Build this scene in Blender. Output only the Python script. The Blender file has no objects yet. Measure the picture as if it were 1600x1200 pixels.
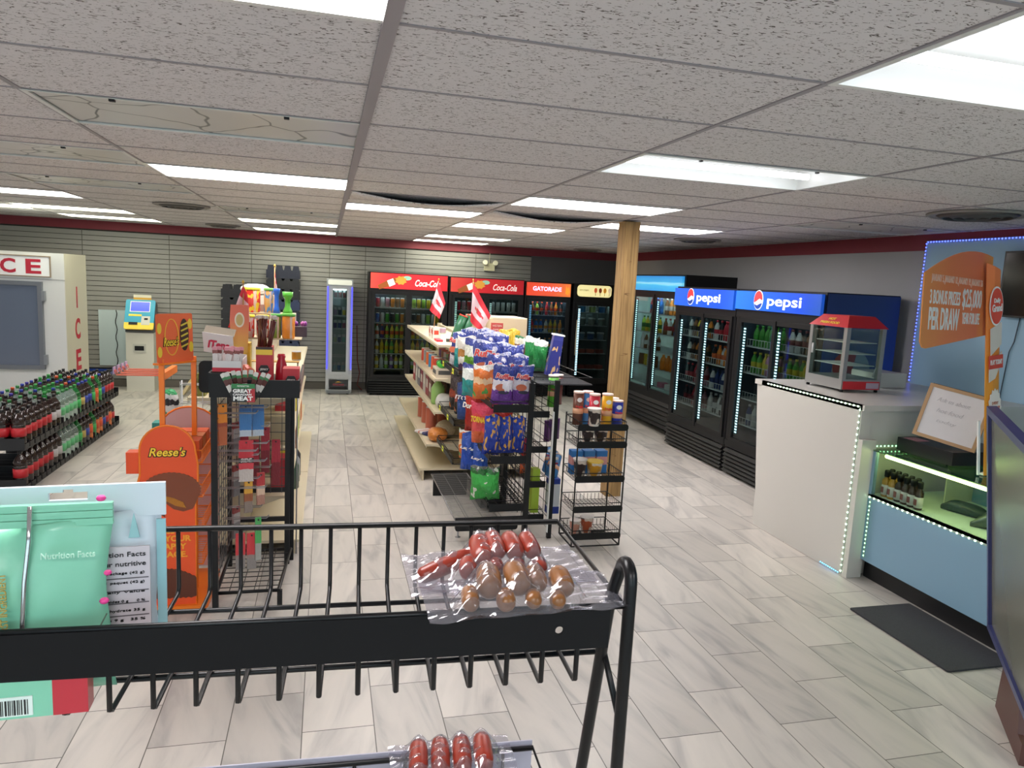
import bpy, bmesh, math, random
from mathutils import Vector, Matrix
random.seed(7)
S = bpy.context.scene
COL = S.collection
PI = math.pi
# ------------------------------------------------------------------ camera, world, exposure
CAMH = 1.96
yaw, pitch, roll, F = .2567, .1411, -.0515, 1122.8
cy, sy, cp, sp, cr, sr = math.cos(yaw), math.sin(yaw), math.cos(pitch), math.sin(pitch), math.cos(roll), math.sin(roll)
fwd = Vector((sy*cp, cy*cp, -sp)); rt = Vector((cy, -sy, 0)); dn = fwd.cross(rt)
r2 = rt*cr + dn*sr; d2 = dn*cr - rt*sr
cd = bpy.data.cameras.new('camera'); cam = bpy.data.objects.new('camera', cd); COL.objects.link(cam)
m = Matrix((r2, -d2, -fwd)).transposed().to_4x4(); m.translation = Vector((0, 0, CAMH)); cam.matrix_world = m
cd.sensor_width = 36; cd.lens = 36*F/1600; cd.clip_start = .02; cd.clip_end = 100
S.camera = cam
w = bpy.data.worlds.new('daylight'); S.world = w; w.use_nodes = True
w.node_tree.nodes['Background'].inputs[0].default_value = (.75, .86, 1, 1)
w.node_tree.nodes['Background'].inputs[1].default_value = 3.4
S.view_settings.view_transform = 'Standard'; S.view_settings.look = 'None'
S.view_settings.exposure = 0.0; S.view_settings.gamma = 1
LIT = 18         # strength of the ceiling lamps
# ------------------------------------------------------------------ materials
def srgb(c):
    if isinstance(c, str):
        c = c.lstrip('#'); c = [int(c[i:i+2], 16)/255 for i in (0, 2, 4)]
    return tuple((x/12.92 if x <= .04045 else ((x+.055)/1.055)**2.4) for x in c[:3]) + (1,)
MC = {}
def mat(name, col, rough=.5, metal=0, emit=0, spec=.5, noise=0, bump=0, nscale=20):
    if name in MC: return MC[name]
    m = bpy.data.materials.new(name); m.use_nodes = True; MC[name] = m
    nt = m.node_tree; b = nt.nodes['Principled BSDF']
    c = srgb(col); b.inputs['Base Color'].default_value = c
    b.inputs['Roughness'].default_value = rough; b.inputs['Metallic'].default_value = metal
    b.inputs['Specular IOR Level'].default_value = spec
    if emit:
        b.inputs['Emission Color'].default_value = c; b.inputs['Emission Strength'].default_value = emit
    if noise or bump:
        tc = nt.nodes.new('ShaderNodeTexCoord'); n = nt.nodes.new('ShaderNodeTexNoise'); n.inputs['Scale'].default_value = nscale
        n.inputs['Detail'].default_value = 4
        nt.links.new(tc.outputs['Object'], n.inputs['Vector'])
        if noise:
            mx = nt.nodes.new('ShaderNodeMix'); mx.data_type = 'RGBA'
            mx.inputs[6].default_value = tuple(x*(1-noise) for x in c[:3])+(1,); mx.inputs[7].default_value = tuple(min(1, x*(1+noise)) for x in c[:3])+(1,)
            nt.links.new(n.outputs['Fac'], mx.inputs[0]); nt.links.new(mx.outputs[2], b.inputs['Base Color'])
        if bump:
            bp = nt.nodes.new('ShaderNodeBump'); bp.inputs['Strength'].default_value = bump; bp.inputs['Distance'].default_value = .01
            nt.links.new(n.outputs['Fac'], bp.inputs['Height']); nt.links.new(bp.outputs[0], b.inputs['Normal'])
    return m
def banded(name, stops, rough=.28, wav=.05, axis=2, metal=0.0, bump=.6, nscale=9, inter='CONSTANT', spots=None):
    """printed film or paper whose colours change in bands up the thing (generated coordinates)"""
    if name in MC: return MC[name]
    m = bpy.data.materials.new(name); m.use_nodes = True; MC[name] = m
    nt = m.node_tree; L = nt.links; b = nt.nodes['Principled BSDF']
    tc = nt.nodes.new('ShaderNodeTexCoord'); sx = nt.nodes.new('ShaderNodeSeparateXYZ'); L.new(tc.outputs['Generated'], sx.inputs[0])
    n = nt.nodes.new('ShaderNodeTexNoise'); n.inputs['Scale'].default_value = nscale*.5; L.new(tc.outputs['Generated'], n.inputs['Vector'])
    ma = nt.nodes.new('ShaderNodeMath'); ma.operation = 'MULTIPLY_ADD'; ma.inputs[1].default_value = wav*2
    L.new(n.outputs['Fac'], ma.inputs[0]); L.new(sx.outputs[axis], ma.inputs[2])
    sb = nt.nodes.new('ShaderNodeMath'); sb.operation = 'SUBTRACT'; sb.inputs[1].default_value = wav; L.new(ma.outputs[0], sb.inputs[0])
    cr_ = nt.nodes.new('ShaderNodeValToRGB'); r = cr_.color_ramp; r.interpolation = inter
    r.elements[0].position = stops[0][0]; r.elements[0].color = srgb(stops[0][1])
    r.elements[1].position = stops[1][0]; r.elements[1].color = srgb(stops[1][1])
    for p, c in stops[2:]:
        e = r.elements.new(p); e.color = srgb(c)
    L.new(sb.outputs[0], cr_.inputs[0]); out = cr_.outputs[0]
    if spots:
        v = nt.nodes.new('ShaderNodeTexNoise'); v.inputs['Scale'].default_value = spots[2]; v.inputs['Detail'].default_value = 1; L.new(tc.outputs['Generated'], v.inputs['Vector'])
        gt = nt.nodes.new('ShaderNodeMath'); gt.operation = 'GREATER_THAN'; gt.inputs[1].default_value = spots[1]; L.new(v.outputs['Fac'], gt.inputs[0])
        mx = nt.nodes.new('ShaderNodeMix'); mx.data_type = 'RGBA'; mx.inputs[7].default_value = srgb(spots[0])
        L.new(gt.outputs[0], mx.inputs[0]); L.new(out, mx.inputs[6]); out = mx.outputs[2]
    L.new(out, b.inputs['Base Color'])
    b.inputs['Roughness'].default_value = rough; b.inputs['Metallic'].default_value = metal
    if bump:
        n2 = nt.nodes.new('ShaderNodeTexNoise'); n2.inputs['Scale'].default_value = nscale; n2.inputs['Detail'].default_value = 2; L.new(tc.outputs['Generated'], n2.inputs['Vector'])
        bp = nt.nodes.new('ShaderNodeBump'); bp.inputs['Strength'].default_value = bump; bp.inputs['Distance'].default_value = .02
        L.new(n2.outputs['Fac'], bp.inputs['Height']); L.new(bp.outputs[0], b.inputs['Normal'])
    return m
def glassy(name, tint, refl=1.45, rough=.02, opac=0, body='#ffffff'):
    if name in MC: return MC[name]
    m = bpy.data.materials.new(name); m.use_nodes = True; MC[name] = m
    nt = m.node_tree; L = nt.links; nt.nodes.remove(nt.nodes['Principled BSDF']); o = nt.nodes['Material Output']
    t = nt.nodes.new('ShaderNodeBsdfTransparent'); t.inputs[0].default_value = srgb(tint)
    g = nt.nodes.new('ShaderNodeBsdfGlossy'); g.inputs['Roughness'].default_value = rough
    lw = nt.nodes.new('ShaderNodeLayerWeight'); lw.inputs['Blend'].default_value = .5
    pw_ = nt.nodes.new('ShaderNodeMath'); pw_.operation = 'POWER'; pw_.inputs[1].default_value = 4; L.new(lw.outputs['Facing'], pw_.inputs[0])
    fr = nt.nodes.new('ShaderNodeMath'); fr.operation = 'MULTIPLY_ADD'; fr.inputs[1].default_value = .6; fr.inputs[2].default_value = ((refl-1)/(refl+1))**2*1.2; L.new(pw_.outputs[0], fr.inputs[0])
    mx = nt.nodes.new('ShaderNodeMixShader'); L.new(fr.outputs[0], mx.inputs[0])
    src = t.outputs[0]
    if opac:
        d = nt.nodes.new('ShaderNodeBsdfDiffuse'); d.inputs[0].default_value = srgb(body)
        m2 = nt.nodes.new('ShaderNodeMixShader'); m2.inputs[0].default_value = opac; L.new(t.outputs[0], m2.inputs[1]); L.new(d.outputs[0], m2.inputs[2]); src = m2.outputs[0]
    L.new(src, mx.inputs[1]); L.new(g.outputs[0], mx.inputs[2]); L.new(mx.outputs[0], o.inputs[0])
    return m
def flat(col, rough=.5, **k): return mat('paint_%s_%d' % (col.lstrip('#'), int(rough*100)), col, rough, **k)
BLACKM = mat('black_powder_coat', '#0f0f11', .4, spec=.35)
BLACKP = mat('black_plastic', '#121214', .5, spec=.3)
CASE = mat('cooler_black', '#0f0f11', .45, spec=.35)
WIRE = mat('zinc_wire', '#9c9ca0', .3, .8)
WHITEW = mat('white_wire', '#d8dadb', .4)
WHITE = mat('white_laminate', '#c9c6bf', .35)
BEIGE = mat('beige_shelf_steel', '#cfc3a6', .4)
GLASS = glassy('clear_glass', '#e9f2ef', 1.3)
DGLASS = glassy('cooler_door_glass', '#c3cbcb', 1.35)
ORANGE = mat('orange_paint', '#f07a1c', .4)
ORED = mat('orange_red_print', '#e4501f', .45)
YEL = mat('yellow_print', '#f6d53c', .5)
REDP = mat('red_print', '#c8202a', .4)
WHT = mat('white_print', '#efefec', .5)
BLK = mat('black_print', '#111111', .5)
# ------------------------------------------------------------------ mesh builder
class MB:
    def __init__(s): s.v = []; s.f = []; s.i = []; s.sm = []
    def add(s, vs, fs, mi=0, sm=False):
        o = len(s.v); s.v += [tuple(v) for v in vs]
        for f in fs: s.f.append([o+k for k in f]); s.i.append(mi); s.sm.append(sm)
        return s
    def box(s, x0, y0, z0, x1, y1, z1, mi=0):
        return s.add([(x0,y0,z0),(x1,y0,z0),(x1,y1,z0),(x0,y1,z0),(x0,y0,z1),(x1,y0,z1),(x1,y1,z1),(x0,y1,z1)],
            [(0,3,2,1),(4,5,6,7),(0,1,5,4),(1,2,6,5),(2,3,7,6),(3,0,4,7)], mi)
    def obox(s, c, sx, sy, sz, M=None, mi=0):
        vs = [Vector((a*sx/2, b*sy/2, d*sz/2)) for d in (-1,1) for a, b in ((-1,-1),(1,-1),(1,1),(-1,1))]
        if M: vs = [M @ v for v in vs]
        return s.add([v+Vector(c) for v in vs], [(0,3,2,1),(4,5,6,7),(0,1,5,4),(1,2,6,5),(2,3,7,6),(3,0,4,7)], mi)
    def rod(s, p, q, r, n=6, mi=0, r1=None):
        p = Vector(p); q = Vector(q); d = (q-p).normalized(); r1 = r if r1 is None else r1
        a = d.orthogonal().normalized(); b = d.cross(a)
        vs = [p+(a*math.cos(t)+b*math.sin(t))*r for t in [2*PI*k/n for k in range(n)]] + [q+(a*math.cos(t)+b*math.sin(t))*r1 for t in [2*PI*k/n for k in range(n)]]
        return s.add(vs, [(k, (k+1)%n, n+(k+1)%n, n+k) for k in range(n)]+[tuple(range(n-1,-1,-1)), tuple(range(n, 2*n))], mi, n > 4)
    def path(s, pts, r, n=6, mi=0, closed=False):
        P = [Vector(p) for p in pts]; N = len(P); rings = []
        a = None
        for k in range(N):
            if closed: d = (P[(k+1)%N]-P[k-1])
            else: d = P[min(k+1, N-1)]-P[max(k-1, 0)]
            d.normalize()
            if a is None: a = d.orthogonal().normalized()
            a = (a-d*a.dot(d)).normalized(); b = d.cross(a)
            rings.append([P[k]+(a*math.cos(t)+b*math.sin(t))*r for t in [2*PI*j/n for j in range(n)]])
        vs = [v for rg in rings for v in rg]; fs = []
        for k in range(N if closed else N-1):
            k2 = (k+1) % N
            fs += [(k*n+j, k*n+(j+1)%n, k2*n+(j+1)%n, k2*n+j) for j in range(n)]
        if not closed: fs += [tuple(range(n-1,-1,-1)), tuple(range((N-1)*n, N*n))]
        return s.add(vs, fs, mi, True)
    def lathe(s, prof, n=12, c=(0,0,0), mi=0, mis=None):
        vs = [(c[0]+r*math.cos(2*PI*k/n), c[1]+r*math.sin(2*PI*k/n), c[2]+z) for r, z in prof for k in range(n)]
        o = len(s.v); s.v += vs
        for j in range(len(prof)-1):
            for k in range(n):
                s.f.append([o+j*n+k, o+j*n+(k+1)%n, o+(j+1)*n+(k+1)%n, o+(j+1)*n+k]); s.i.append(mis[j] if mis else mi); s.sm.append(True)
        s.f.append([o+k for k in range(n-1,-1,-1)]); s.i.append(mis[0] if mis else mi); s.sm.append(False)
        s.f.append([o+(len(prof)-1)*n+k for k in range(n)]); s.i.append(mis[-1] if mis else mi); s.sm.append(False)
        return s
    def prism(s, pts, axis, a0, a1, mi=0, side=None):
        """polygon pts (2D) pushed along an axis: 'y' -> pts are (x,z); 'x' -> (y,z); 'z' -> (x,y)"""
        def P(p, a): return {'y': (p[0], a, p[1]), 'x': (a, p[0], p[1]), 'z': (p[0], p[1], a)}[axis]
        n = len(pts); s.add([P(p, a0) for p in pts]+[P(p, a1) for p in pts], [tuple(range(n)), tuple(range(2*n-1, n-1, -1))], mi)
        return s.add([P(p, a0) for p in pts]+[P(p, a1) for p in pts], [(k, n+k, n+(k+1)%n, (k+1)%n) for k in range(n)], mi if side is None else side)
    def mesh(s, name, mats):
        me = bpy.data.meshes.new(name); me.from_pydata(s.v, [], s.f)
        for m in (mats if isinstance(mats, (list, tuple)) else [mats]): me.materials.append(m)
        me.polygons.foreach_set('material_index', s.i); me.polygons.foreach_set('use_smooth', s.sm)
        bm = bmesh.new(); bm.from_mesh(me); bmesh.ops.recalc_face_normals(bm, faces=bm.faces); bm.to_mesh(me); bm.free()
        return me
    def build(s, name, mats, parent=None, loc=(0,0,0), rot=(0,0,0), label=None):
        o = bpy.data.objects.new(name, s.mesh(name, mats)); COL.objects.link(o); o.location = loc; o.rotation_euler = rot
        if parent: o.parent = parent
        if label: o['label'] = label
        return o
LABELS = {}
ORD = ['', 'first', 'second', 'third', 'fourth', 'fifth', 'sixth', 'seventh', 'eighth', 'ninth', 'tenth', 'eleventh', 'twelfth', 'thirteenth', 'fourteenth', 'fifteenth', 'sixteenth', 'seventeenth', 'eighteenth', 'nineteenth', 'twentieth', 'twenty-first', 'twenty-second', 'twenty-third', 'twenty-fourth']
def tag(o, label, cat, group=None, kind=None):
    nw = len(label.split())
    if not 4 <= nw <= 16: print('LABEL LENGTH', nw, label)
    if label in LABELS: print('DUP LABEL', label)
    LABELS[label] = 1
    o['label'] = label; o['category'] = cat
    if group: o['group'] = group
    if kind: o['kind'] = kind
    return o
def thing(name, label, cat, loc=(0,0,0), rz=0, group=None, rot=None):
    o = bpy.data.objects.new(name, None); COL.objects.link(o); o.empty_display_size = .1
    o.location = loc; o.rotation_euler = rot or (0, 0, rz)
    return tag(o, label, cat, group)
def struct(o): o['kind'] = 'structure'; return o
def inst(name, me, label, cat, loc, rot=(0,0,0), group=None, scale=None):
    o = bpy.data.objects.new(name, me); COL.objects.link(o); o.location = loc; o.rotation_euler = rot
    if scale: o.scale = scale
    return tag(o, label, cat, group)
def child(name, me, parent, loc=(0,0,0), rot=(0,0,0), label=None):
    o = bpy.data.objects.new(name, me); COL.objects.link(o); o.parent = parent; o.location = loc; o.rotation_euler = rot
    if label: o['label'] = label
    return o
TXC = {}
def textmesh(s, wd, ht=None, shear=0, bold=0, ext=.001, align='CENTER'):
    key = (s, wd, ht, shear, bold, ext)
    if key in TXC: return TXC[key]
    c = bpy.data.curves.new('lettering', 'FONT'); c.body = s; c.size = 1; c.shear = shear; c.offset = bold; c.extrude = 0.01
    c.align_x = 'CENTER'; c.align_y = 'CENTER'; c.resolution_u = 3; c.space_line = .9
    o = bpy.data.objects.new('lettering', c); COL.objects.link(o)
    bpy.context.view_layer.update()
    me = bpy.data.meshes.new_from_object(o.evaluated_get(bpy.context.evaluated_depsgraph_get()))
    bpy.data.objects.remove(o); bpy.data.curves.remove(c)
    xs = [v.co.x for v in me.vertices]; ys = [v.co.y for v in me.vertices]
    w0 = max(xs)-min(xs); h0 = max(ys)-min(ys); sx = wd/w0; sy = (ht/h0) if ht else sx
    mx = (max(xs)+min(xs))/2; my = (max(ys)+min(ys))/2
    for v in me.vertices: v.co = ((v.co.x-mx)*sx, (v.co.y-my)*sy, v.co.z*ext/.01)
    TXC[key] = me
    return me
def text(s, m, parent, loc, wd, ht=None, rot=(PI/2, 0, 0), shear=0, bold=0, name='lettering', ext=.001):
    """letters face local -y by default"""
    me = textmesh(s, wd, ht, shear, bold, ext).copy(); me.materials.clear(); me.materials.append(m)
    return child(name, me, parent, loc, rot)
def disc(r, t=.002, n=24, sx=1, sz=1):
    return MB().prism([(r*sx*math.cos(2*PI*k/n), r*sz*math.sin(2*PI*k/n)) for k in range(n)], 'y', -t, 0)
def rrect(x0, z0, x1, z1, r, n=5):
    P = []
    for cx, cz, a in ((x1-r, z0+r, -PI/2), (x1-r, z1-r, 0), (x0+r, z1-r, PI/2), (x0+r, z0+r, PI)):
        P += [(cx+r*math.cos(a+PI/2*k/n), cz+r*math.sin(a+PI/2*k/n)) for k in range(n+1)]
    return P
# ------------------------------------------------------------------ room
RW, BW, LW, FW, CH = 5.14, 12.45, -7.0, -2.5, 2.56
def floor_material():
    m = bpy.data.materials.new('grey_plank_tile'); m.use_nodes = True; nt = m.node_tree; L = nt.links; b = nt.nodes['Principled BSDF']
    g = nt.nodes.new('ShaderNodeNewGeometry'); sx = nt.nodes.new('ShaderNodeSeparateXYZ'); L.new(g.outputs['Position'], sx.inputs[0])
    def ma(op, a, bb=None, c=None):
        n = nt.nodes.new('ShaderNodeMath'); n.operation = op
        for k, v in enumerate((a, bb, c)):
            if v is None: continue
            if isinstance(v, (int, float)): n.inputs[k].default_value = v
            else: L.new(v, n.inputs[k])
        return n.outputs[0]
    u = ma('MULTIPLY', ma('SUBTRACT', sx.outputs[0], 2.3638), 1/.305)
    col = ma('FLOOR', u)
    odd = ma('MODULO', ma('ADD', col, 40), 2)
    v = ma('ADD', ma('MULTIPLY', ma('SUBTRACT', sx.outputs[1], 3.576), 1/.6215), ma('MULTIPLY', odd, .503))
    row = ma('FLOOR', v)
    fu = ma('SUBTRACT', u, col); fv = ma('SUBTRACT', v, row)
    eu = ma('MULTIPLY', ma('MINIMUM', fu, ma('SUBTRACT', 1, fu)), .305); ev = ma('MULTIPLY', ma('MINIMUM', fv, ma('SUBTRACT', 1, fv)), .6215)
    gr = ma('LESS_THAN', ma('MINIMUM', eu, ev), .0022)
    cx = nt.nodes.new('ShaderNodeCombineXYZ'); L.new(col, cx.inputs[0]); L.new(row, cx.inputs[1])
    wn = nt.nodes.new('ShaderNodeTexWhiteNoise'); wn.noise_dimensions = '3D'; L.new(cx.outputs[0], wn.inputs['Vector'])
    c2 = nt.nodes.new('ShaderNodeCombineXYZ'); L.new(sx.outputs[0], c2.inputs[0]); L.new(sx.outputs[1], c2.inputs[1]); L.new(ma('MULTIPLY', wn.outputs['Value'], 37), c2.inputs[2])
    # cloudy streaks, turned by a per-tile angle
    vr = nt.nodes.new('ShaderNodeVectorRotate'); vr.rotation_type = 'Z_AXIS'; L.new(c2.outputs[0], vr.inputs['Vector']); L.new(ma('MULTIPLY', ma('SUBTRACT', wn.outputs['Value'], .5), .7), vr.inputs['Angle'])
    mp = nt.nodes.new('ShaderNodeMapping'); mp.inputs['Scale'].default_value = (9, 1.6, 1); L.new(vr.outputs[0], mp.inputs['Vector'])
    n = nt.nodes.new('ShaderNodeTexNoise'); n.inputs['Scale'].default_value = 1.1; n.inputs['Detail'].default_value = 6; n.inputs['Distortion'].default_value = .6; L.new(mp.outputs[0], n.inputs['Vector'])
    r = nt.nodes.new('ShaderNodeValToRGB'); L.new(n.outputs['Fac'], r.inputs[0])
    r.color_ramp.elements[0].position = .3; r.color_ramp.elements[0].color = srgb('#a39e99')
    r.color_ramp.elements[1].position = .62; r.color_ramp.elements[1].color = srgb('#c6bfb6')
    e = r.color_ramp.elements.new(.47); e.color = srgb('#beb8b0')
    br = nt.nodes.new('ShaderNodeHueSaturation'); L.new(r.outputs[0], br.inputs['Color']); L.new(ma('ADD', ma('MULTIPLY', wn.outputs['Value'], .26), .84), br.inputs['Value'])
    mx = nt.nodes.new('ShaderNodeMix'); mx.data_type = 'RGBA'; L.new(gr, mx.inputs[0]); L.new(br.outputs[0], mx.inputs[6]); mx.inputs[7].default_value = srgb('#57524c')
    L.new(mx.outputs[2], b.inputs['Base Color']); b.inputs['Roughness'].default_value = .38; b.inputs['Specular IOR Level'].default_value = .45
    bp = nt.nodes.new('ShaderNodeBump'); bp.inputs['Strength'].default_value = .3; bp.inputs['Distance'].default_value = .002; L.new(ma('SUBTRACT', 1, gr), bp.inputs['Height']); L.new(bp.outputs[0], b.inputs['Normal'])
    return m
def tile_material():
    m = bpy.data.materials.new('fissured_ceiling_tile'); m.use_nodes = True; nt = m.node_tree; L = nt.links; b = nt.nodes['Principled BSDF']
    g = nt.nodes.new('ShaderNodeNewGeometry')
    mp = nt.nodes.new('ShaderNodeMapping'); mp.inputs['Scale'].default_value = (55, 120, 1); mp.inputs['Rotation'].default_value = (0, 0, .35); L.new(g.outputs['Position'], mp.inputs['Vector'])
    n = nt.nodes.new('ShaderNodeTexNoise'); n.inputs['Scale'].default_value = 1; n.inputs['Detail'].default_value = 2; n.inputs['Distortion'].default_value = 1.2; L.new(mp.outputs[0], n.inputs['Vector'])
    r = nt.nodes.new('ShaderNodeValToRGB'); r.color_ramp.elements[0].position = .36; r.color_ramp.elements[1].position = .4
    r.color_ramp.elements[0].color = srgb('#6b6460'); r.color_ramp.elements[1].color = srgb('#d8d4d5'); L.new(n.outputs['Fac'], r.inputs[0])
    L.new(r.outputs[0], b.inputs['Base Color']); b.inputs['Roughness'].default_value = .9; b.inputs['Specular IOR Level'].default_value = .1
    bp = nt.nodes.new('ShaderNodeBump'); bp.inputs['Strength'].default_value = .4; bp.inputs['Distance'].default_value = .004; L.new(r.outputs[0], bp.inputs['Height']); L.new(bp.outputs[0], b.inputs['Normal'])
    return m
struct(MB().box(LW, FW, -.1, RW+.1, BW+.1, 0).build('floor', floor_material()))
# ceiling: grid columns 1.22 wide, rows .61 deep, fixtures cut out
GX, GY = .138, 2.458
def R(i): return GX+(i-1)*1.22
def J(j): return GY+j*.61
# (column, row start, kind)
FIX = [(0,-2,'lit'),(2,-2,'open'),(0,1,'off'),(2,1,'open'),(0,4,'lit'),(-1,6,'off'),(1,6.55,'lit'),(2,4.15,'lit'),(3,6.6,'lit'),(0,8.75,'off'),(0,11.5,'lit'),(0,14.6,'lit'),
       (2,8.65,'lit'),(2,12.65,'lit'),(2,15.1,'lit'),(-2,8.2,'lit'),(-2,11.5,'lit'),(-2,14,'lit'),(4,4.1,'off'),(-1,3.3,'off'),(-3,4,'lit'),(0,-6,'lit'),(2,-6,'lit'),(-3,-2,'lit'),(-3,12,'lit')]
TILE = tile_material()
cb = MB(); gb = MB()
for i in range(-5, 6):
    x0, x1 = max(R(i), LW), min(R(i+1), RW)
    if x1 <= x0: continue
    cuts = sorted((J(j), J(j)+.61) for c, j, k in FIX if c == i)
    y = FW
    for a, b_ in cuts+[(BW, BW)]:
        if a > y: cb.box(x0, y, CH, x1, a, CH+.02)
        y = b_
    if i > -5 and x0 > LW: gb.box(x0-.019 if i == 1 else x0-.01, FW, CH-(.012 if i == 1 else .004), x0+(.019 if i == 1 else .01), BW, CH+.001)
    for j in range(-9, 17):
        yy = J(j)
        if FW < yy < BW and not any(a < yy < b_ for a, b_ in cuts): gb.box(x0, yy-.007, CH-.003, x1, yy+.007, CH+.001)
    for a, b_ in cuts:
        for yy in (a, b_): gb.box(x0, yy-.009, CH-.003, x1, yy+.009, CH+.001)
struct(cb.build('ceiling', TILE))
struct(gb.build('trim_1', mat('grid_tee', '#958f93', .5)))
# a lid above the plenum
TROF = mat('fixture_white', '#dcdcd8', .35)
LENS = mat('lit_lens', '#fffafa', .4, emit=LIT)
LENSG = mat('lit_lens_green', '#fbfce6', .4, emit=LIT*.55)
TUBE = mat('fluorescent_tube', '#f4f7ff', .4, emit=LIT*.35)
MIRR = mat('unlit_lens', '#c4c1be', .3)
_nt = MIRR.node_tree; _b = _nt.nodes['Principled BSDF']; _g = _nt.nodes.new('ShaderNodeNewGeometry'); _v = _nt.nodes.new('ShaderNodeTexVoronoi'); _v.feature = 'DISTANCE_TO_EDGE'; _v.inputs['Scale'].default_value = 3.6
_n = _nt.nodes.new('ShaderNodeTexNoise'); _n.inputs['Scale'].default_value = 2.5; _m = _nt.nodes.new('ShaderNodeMix'); _m.data_type = 'VECTOR'; _m.inputs[0].default_value = .25
_nt.links.new(_g.outputs['Position'], _n.inputs['Vector']); _nt.links.new(_g.outputs['Position'], _m.inputs[4]); _nt.links.new(_n.outputs['Color'], _m.inputs[5]); _nt.links.new(_m.outputs[1], _v.inputs['Vector'])
_r = _nt.nodes.new('ShaderNodeValToRGB'); _r.color_ramp.elements[0].position = .008; _r.color_ramp.elements[0].color = srgb('#5d5b58'); _r.color_ramp.elements[1].position = .02; _r.color_ramp.elements[1].color = srgb('#cbc8c4')  # pale tone with dark wavy lines: floor reflection painted into the lens colour
_nt.links.new(_v.outputs['Distance'], _r.inputs[0]); _nt.links.new(_r.outputs[0], _b.inputs['Base Color'])
fixlab = {(0,-2):'lit ceiling light at the top edge, left of the wide grey runner', (2,-2):'open ceiling light with bare tubes at the top right corner', (0,1):'unlit ceiling light with mirror-like lens, second down the wide runner',
 (2,1):'open ceiling light with one bare tube above the right coolers', (0,4):'lit ceiling light third down left of the wide runner', (-1,6):'unlit mirror-lens ceiling light above the orange candy rack side',
 (1,6.55):'lit flat ceiling light just right of the wide runner', (2,4.15):'lit ceiling light in front of the wooden post', (3,6.6):'lit ceiling light directly right of the wooden post top',
 (0,8.75):'unlit reflective ceiling light before the two thin far strips', (0,11.5):'thin lit ceiling light, nearer of two left of far runner', (0,14.6):'thin lit ceiling light closest to back wall left of runner',
 (2,8.65):'lit ceiling light behind the sagging tile, over cola coolers', (2,12.65):'lit ceiling light, second from the back wall over cola coolers', (2,15.1):'lit ceiling light nearest the back wall over cola coolers',
 (-2,8.2):'lit ceiling light far left, nearest of the left three', (-2,11.5):'lit ceiling light far left, middle of the left three', (-2,14):'lit ceiling light far left above the ice freezer, closest to wall',
 (4,4.1):'unlit reflective ceiling light over the pepper-blue cooler side', (-1,3.3):'unlit reflective ceiling light at the far left edge',
 (-3,4):'lit ceiling light outside the left edge of view', (0,-6):'lit ceiling light behind the viewer on the left', (2,-6):'lit ceiling light behind the viewer on the right', (-3,-2):'lit ceiling light behind the viewer, far left', (-3,12):'lit ceiling light beyond the ice freezer, out of view'}
fixlab[(4,4.1)] = 'unlit reflective ceiling light above the blue cooler side panel'
for c, j, k in FIX:
    x0, x1, y0 = R(c), min(R(c+1), RW), J(j); y1 = y0+.61
    t = thing('ceiling_light', fixlab[(c, j)], 'ceiling light', (x0, y0, CH), 0, 'recessed ceiling lights')
    W, D = x1-x0, .61
    h = MB(); h.box(0, 0, .1, W, D, .11); h.box(0, 0, 0, .012, D, .1); h.box(W-.012, 0, 0, W, D, .1); h.box(.012, 0, 0, W-.012, .012, .1); h.box(.012, D-.012, 0, W-.012, D, .1)
    h.build('housing', TROF, t)
    fr = MB(); fr.box(0, 0, -.006, W, .02, 0); fr.box(0, D-.02, -.006, W, D, 0); fr.box(0, .02, -.006, .02, D-.02, 0); fr.box(W-.02, .02, -.006, W, D-.02, 0)
    fr.build('frame', TROF, t)
    if k == 'open':
        for q in (.16, .45):
            MB().rod((.05, q, .045), (W-.05, q, .045), .016, 10).build('fluorescent_tube', TUBE, t)
        for q in (.3, W-.3): MB().obox((q, .035, -.004), .012, .018, .012).build('latch', BLACKP, t)
    else:
        g = k == 'lit' and j > 11
        MB().box(.02, .02, .0 if k == 'lit' else .004, W-.02, D-.02, .006 if k == 'lit' else .008).build('diffuser', (LENSG if g else LENS) if k == 'lit' else MIRR, t)
        if k == 'off':
            for q in (.3, W-.3): MB().obox((q, .012, -.01), .02, .018, .008).build('latch', BLACKP, t)
# sagging tiles with dark gap (two)
for n, (c, j, lab) in enumerate(((1, 5.0, 'sagging ceiling tile with dark gap beside the wide runner'), (2, 6.1, 'sagging ceiling tile with dark gap before the wooden post'))):
    x0, x1, y0 = R(c)+.03, R(c+1)-.03, J(j)
    b = MB(); n_ = 12; vs = []
    for k in range(n_+1):
        u = k/n_; s_ = math.sin(u*PI)*.055
        for yy, zz in ((y0+.02, CH-.006-s_), (y0+.57, CH-.006), (y0+.57, CH-.003), (y0+.02, CH-.003-s_+.004)): vs.append((x0+(x1-x0)*u, yy, zz))
    fs = []
    for k in range(n_): fs += [tuple(k*4+a for a in (0,1)) + tuple((k+1)*4+a for a in (1,0)), (k*4+2, k*4+3, k*4+7, k*4+6), (k*4+3, k*4, k*4+4, k*4+7), (k*4+1, k*4+2, k*4+6, k*4+5)]
    b.add(vs, fs, 0, True); o = b.build('ceiling_tile', TILE); tag(o, lab, 'ceiling tile', 'sagging tiles')
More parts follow.
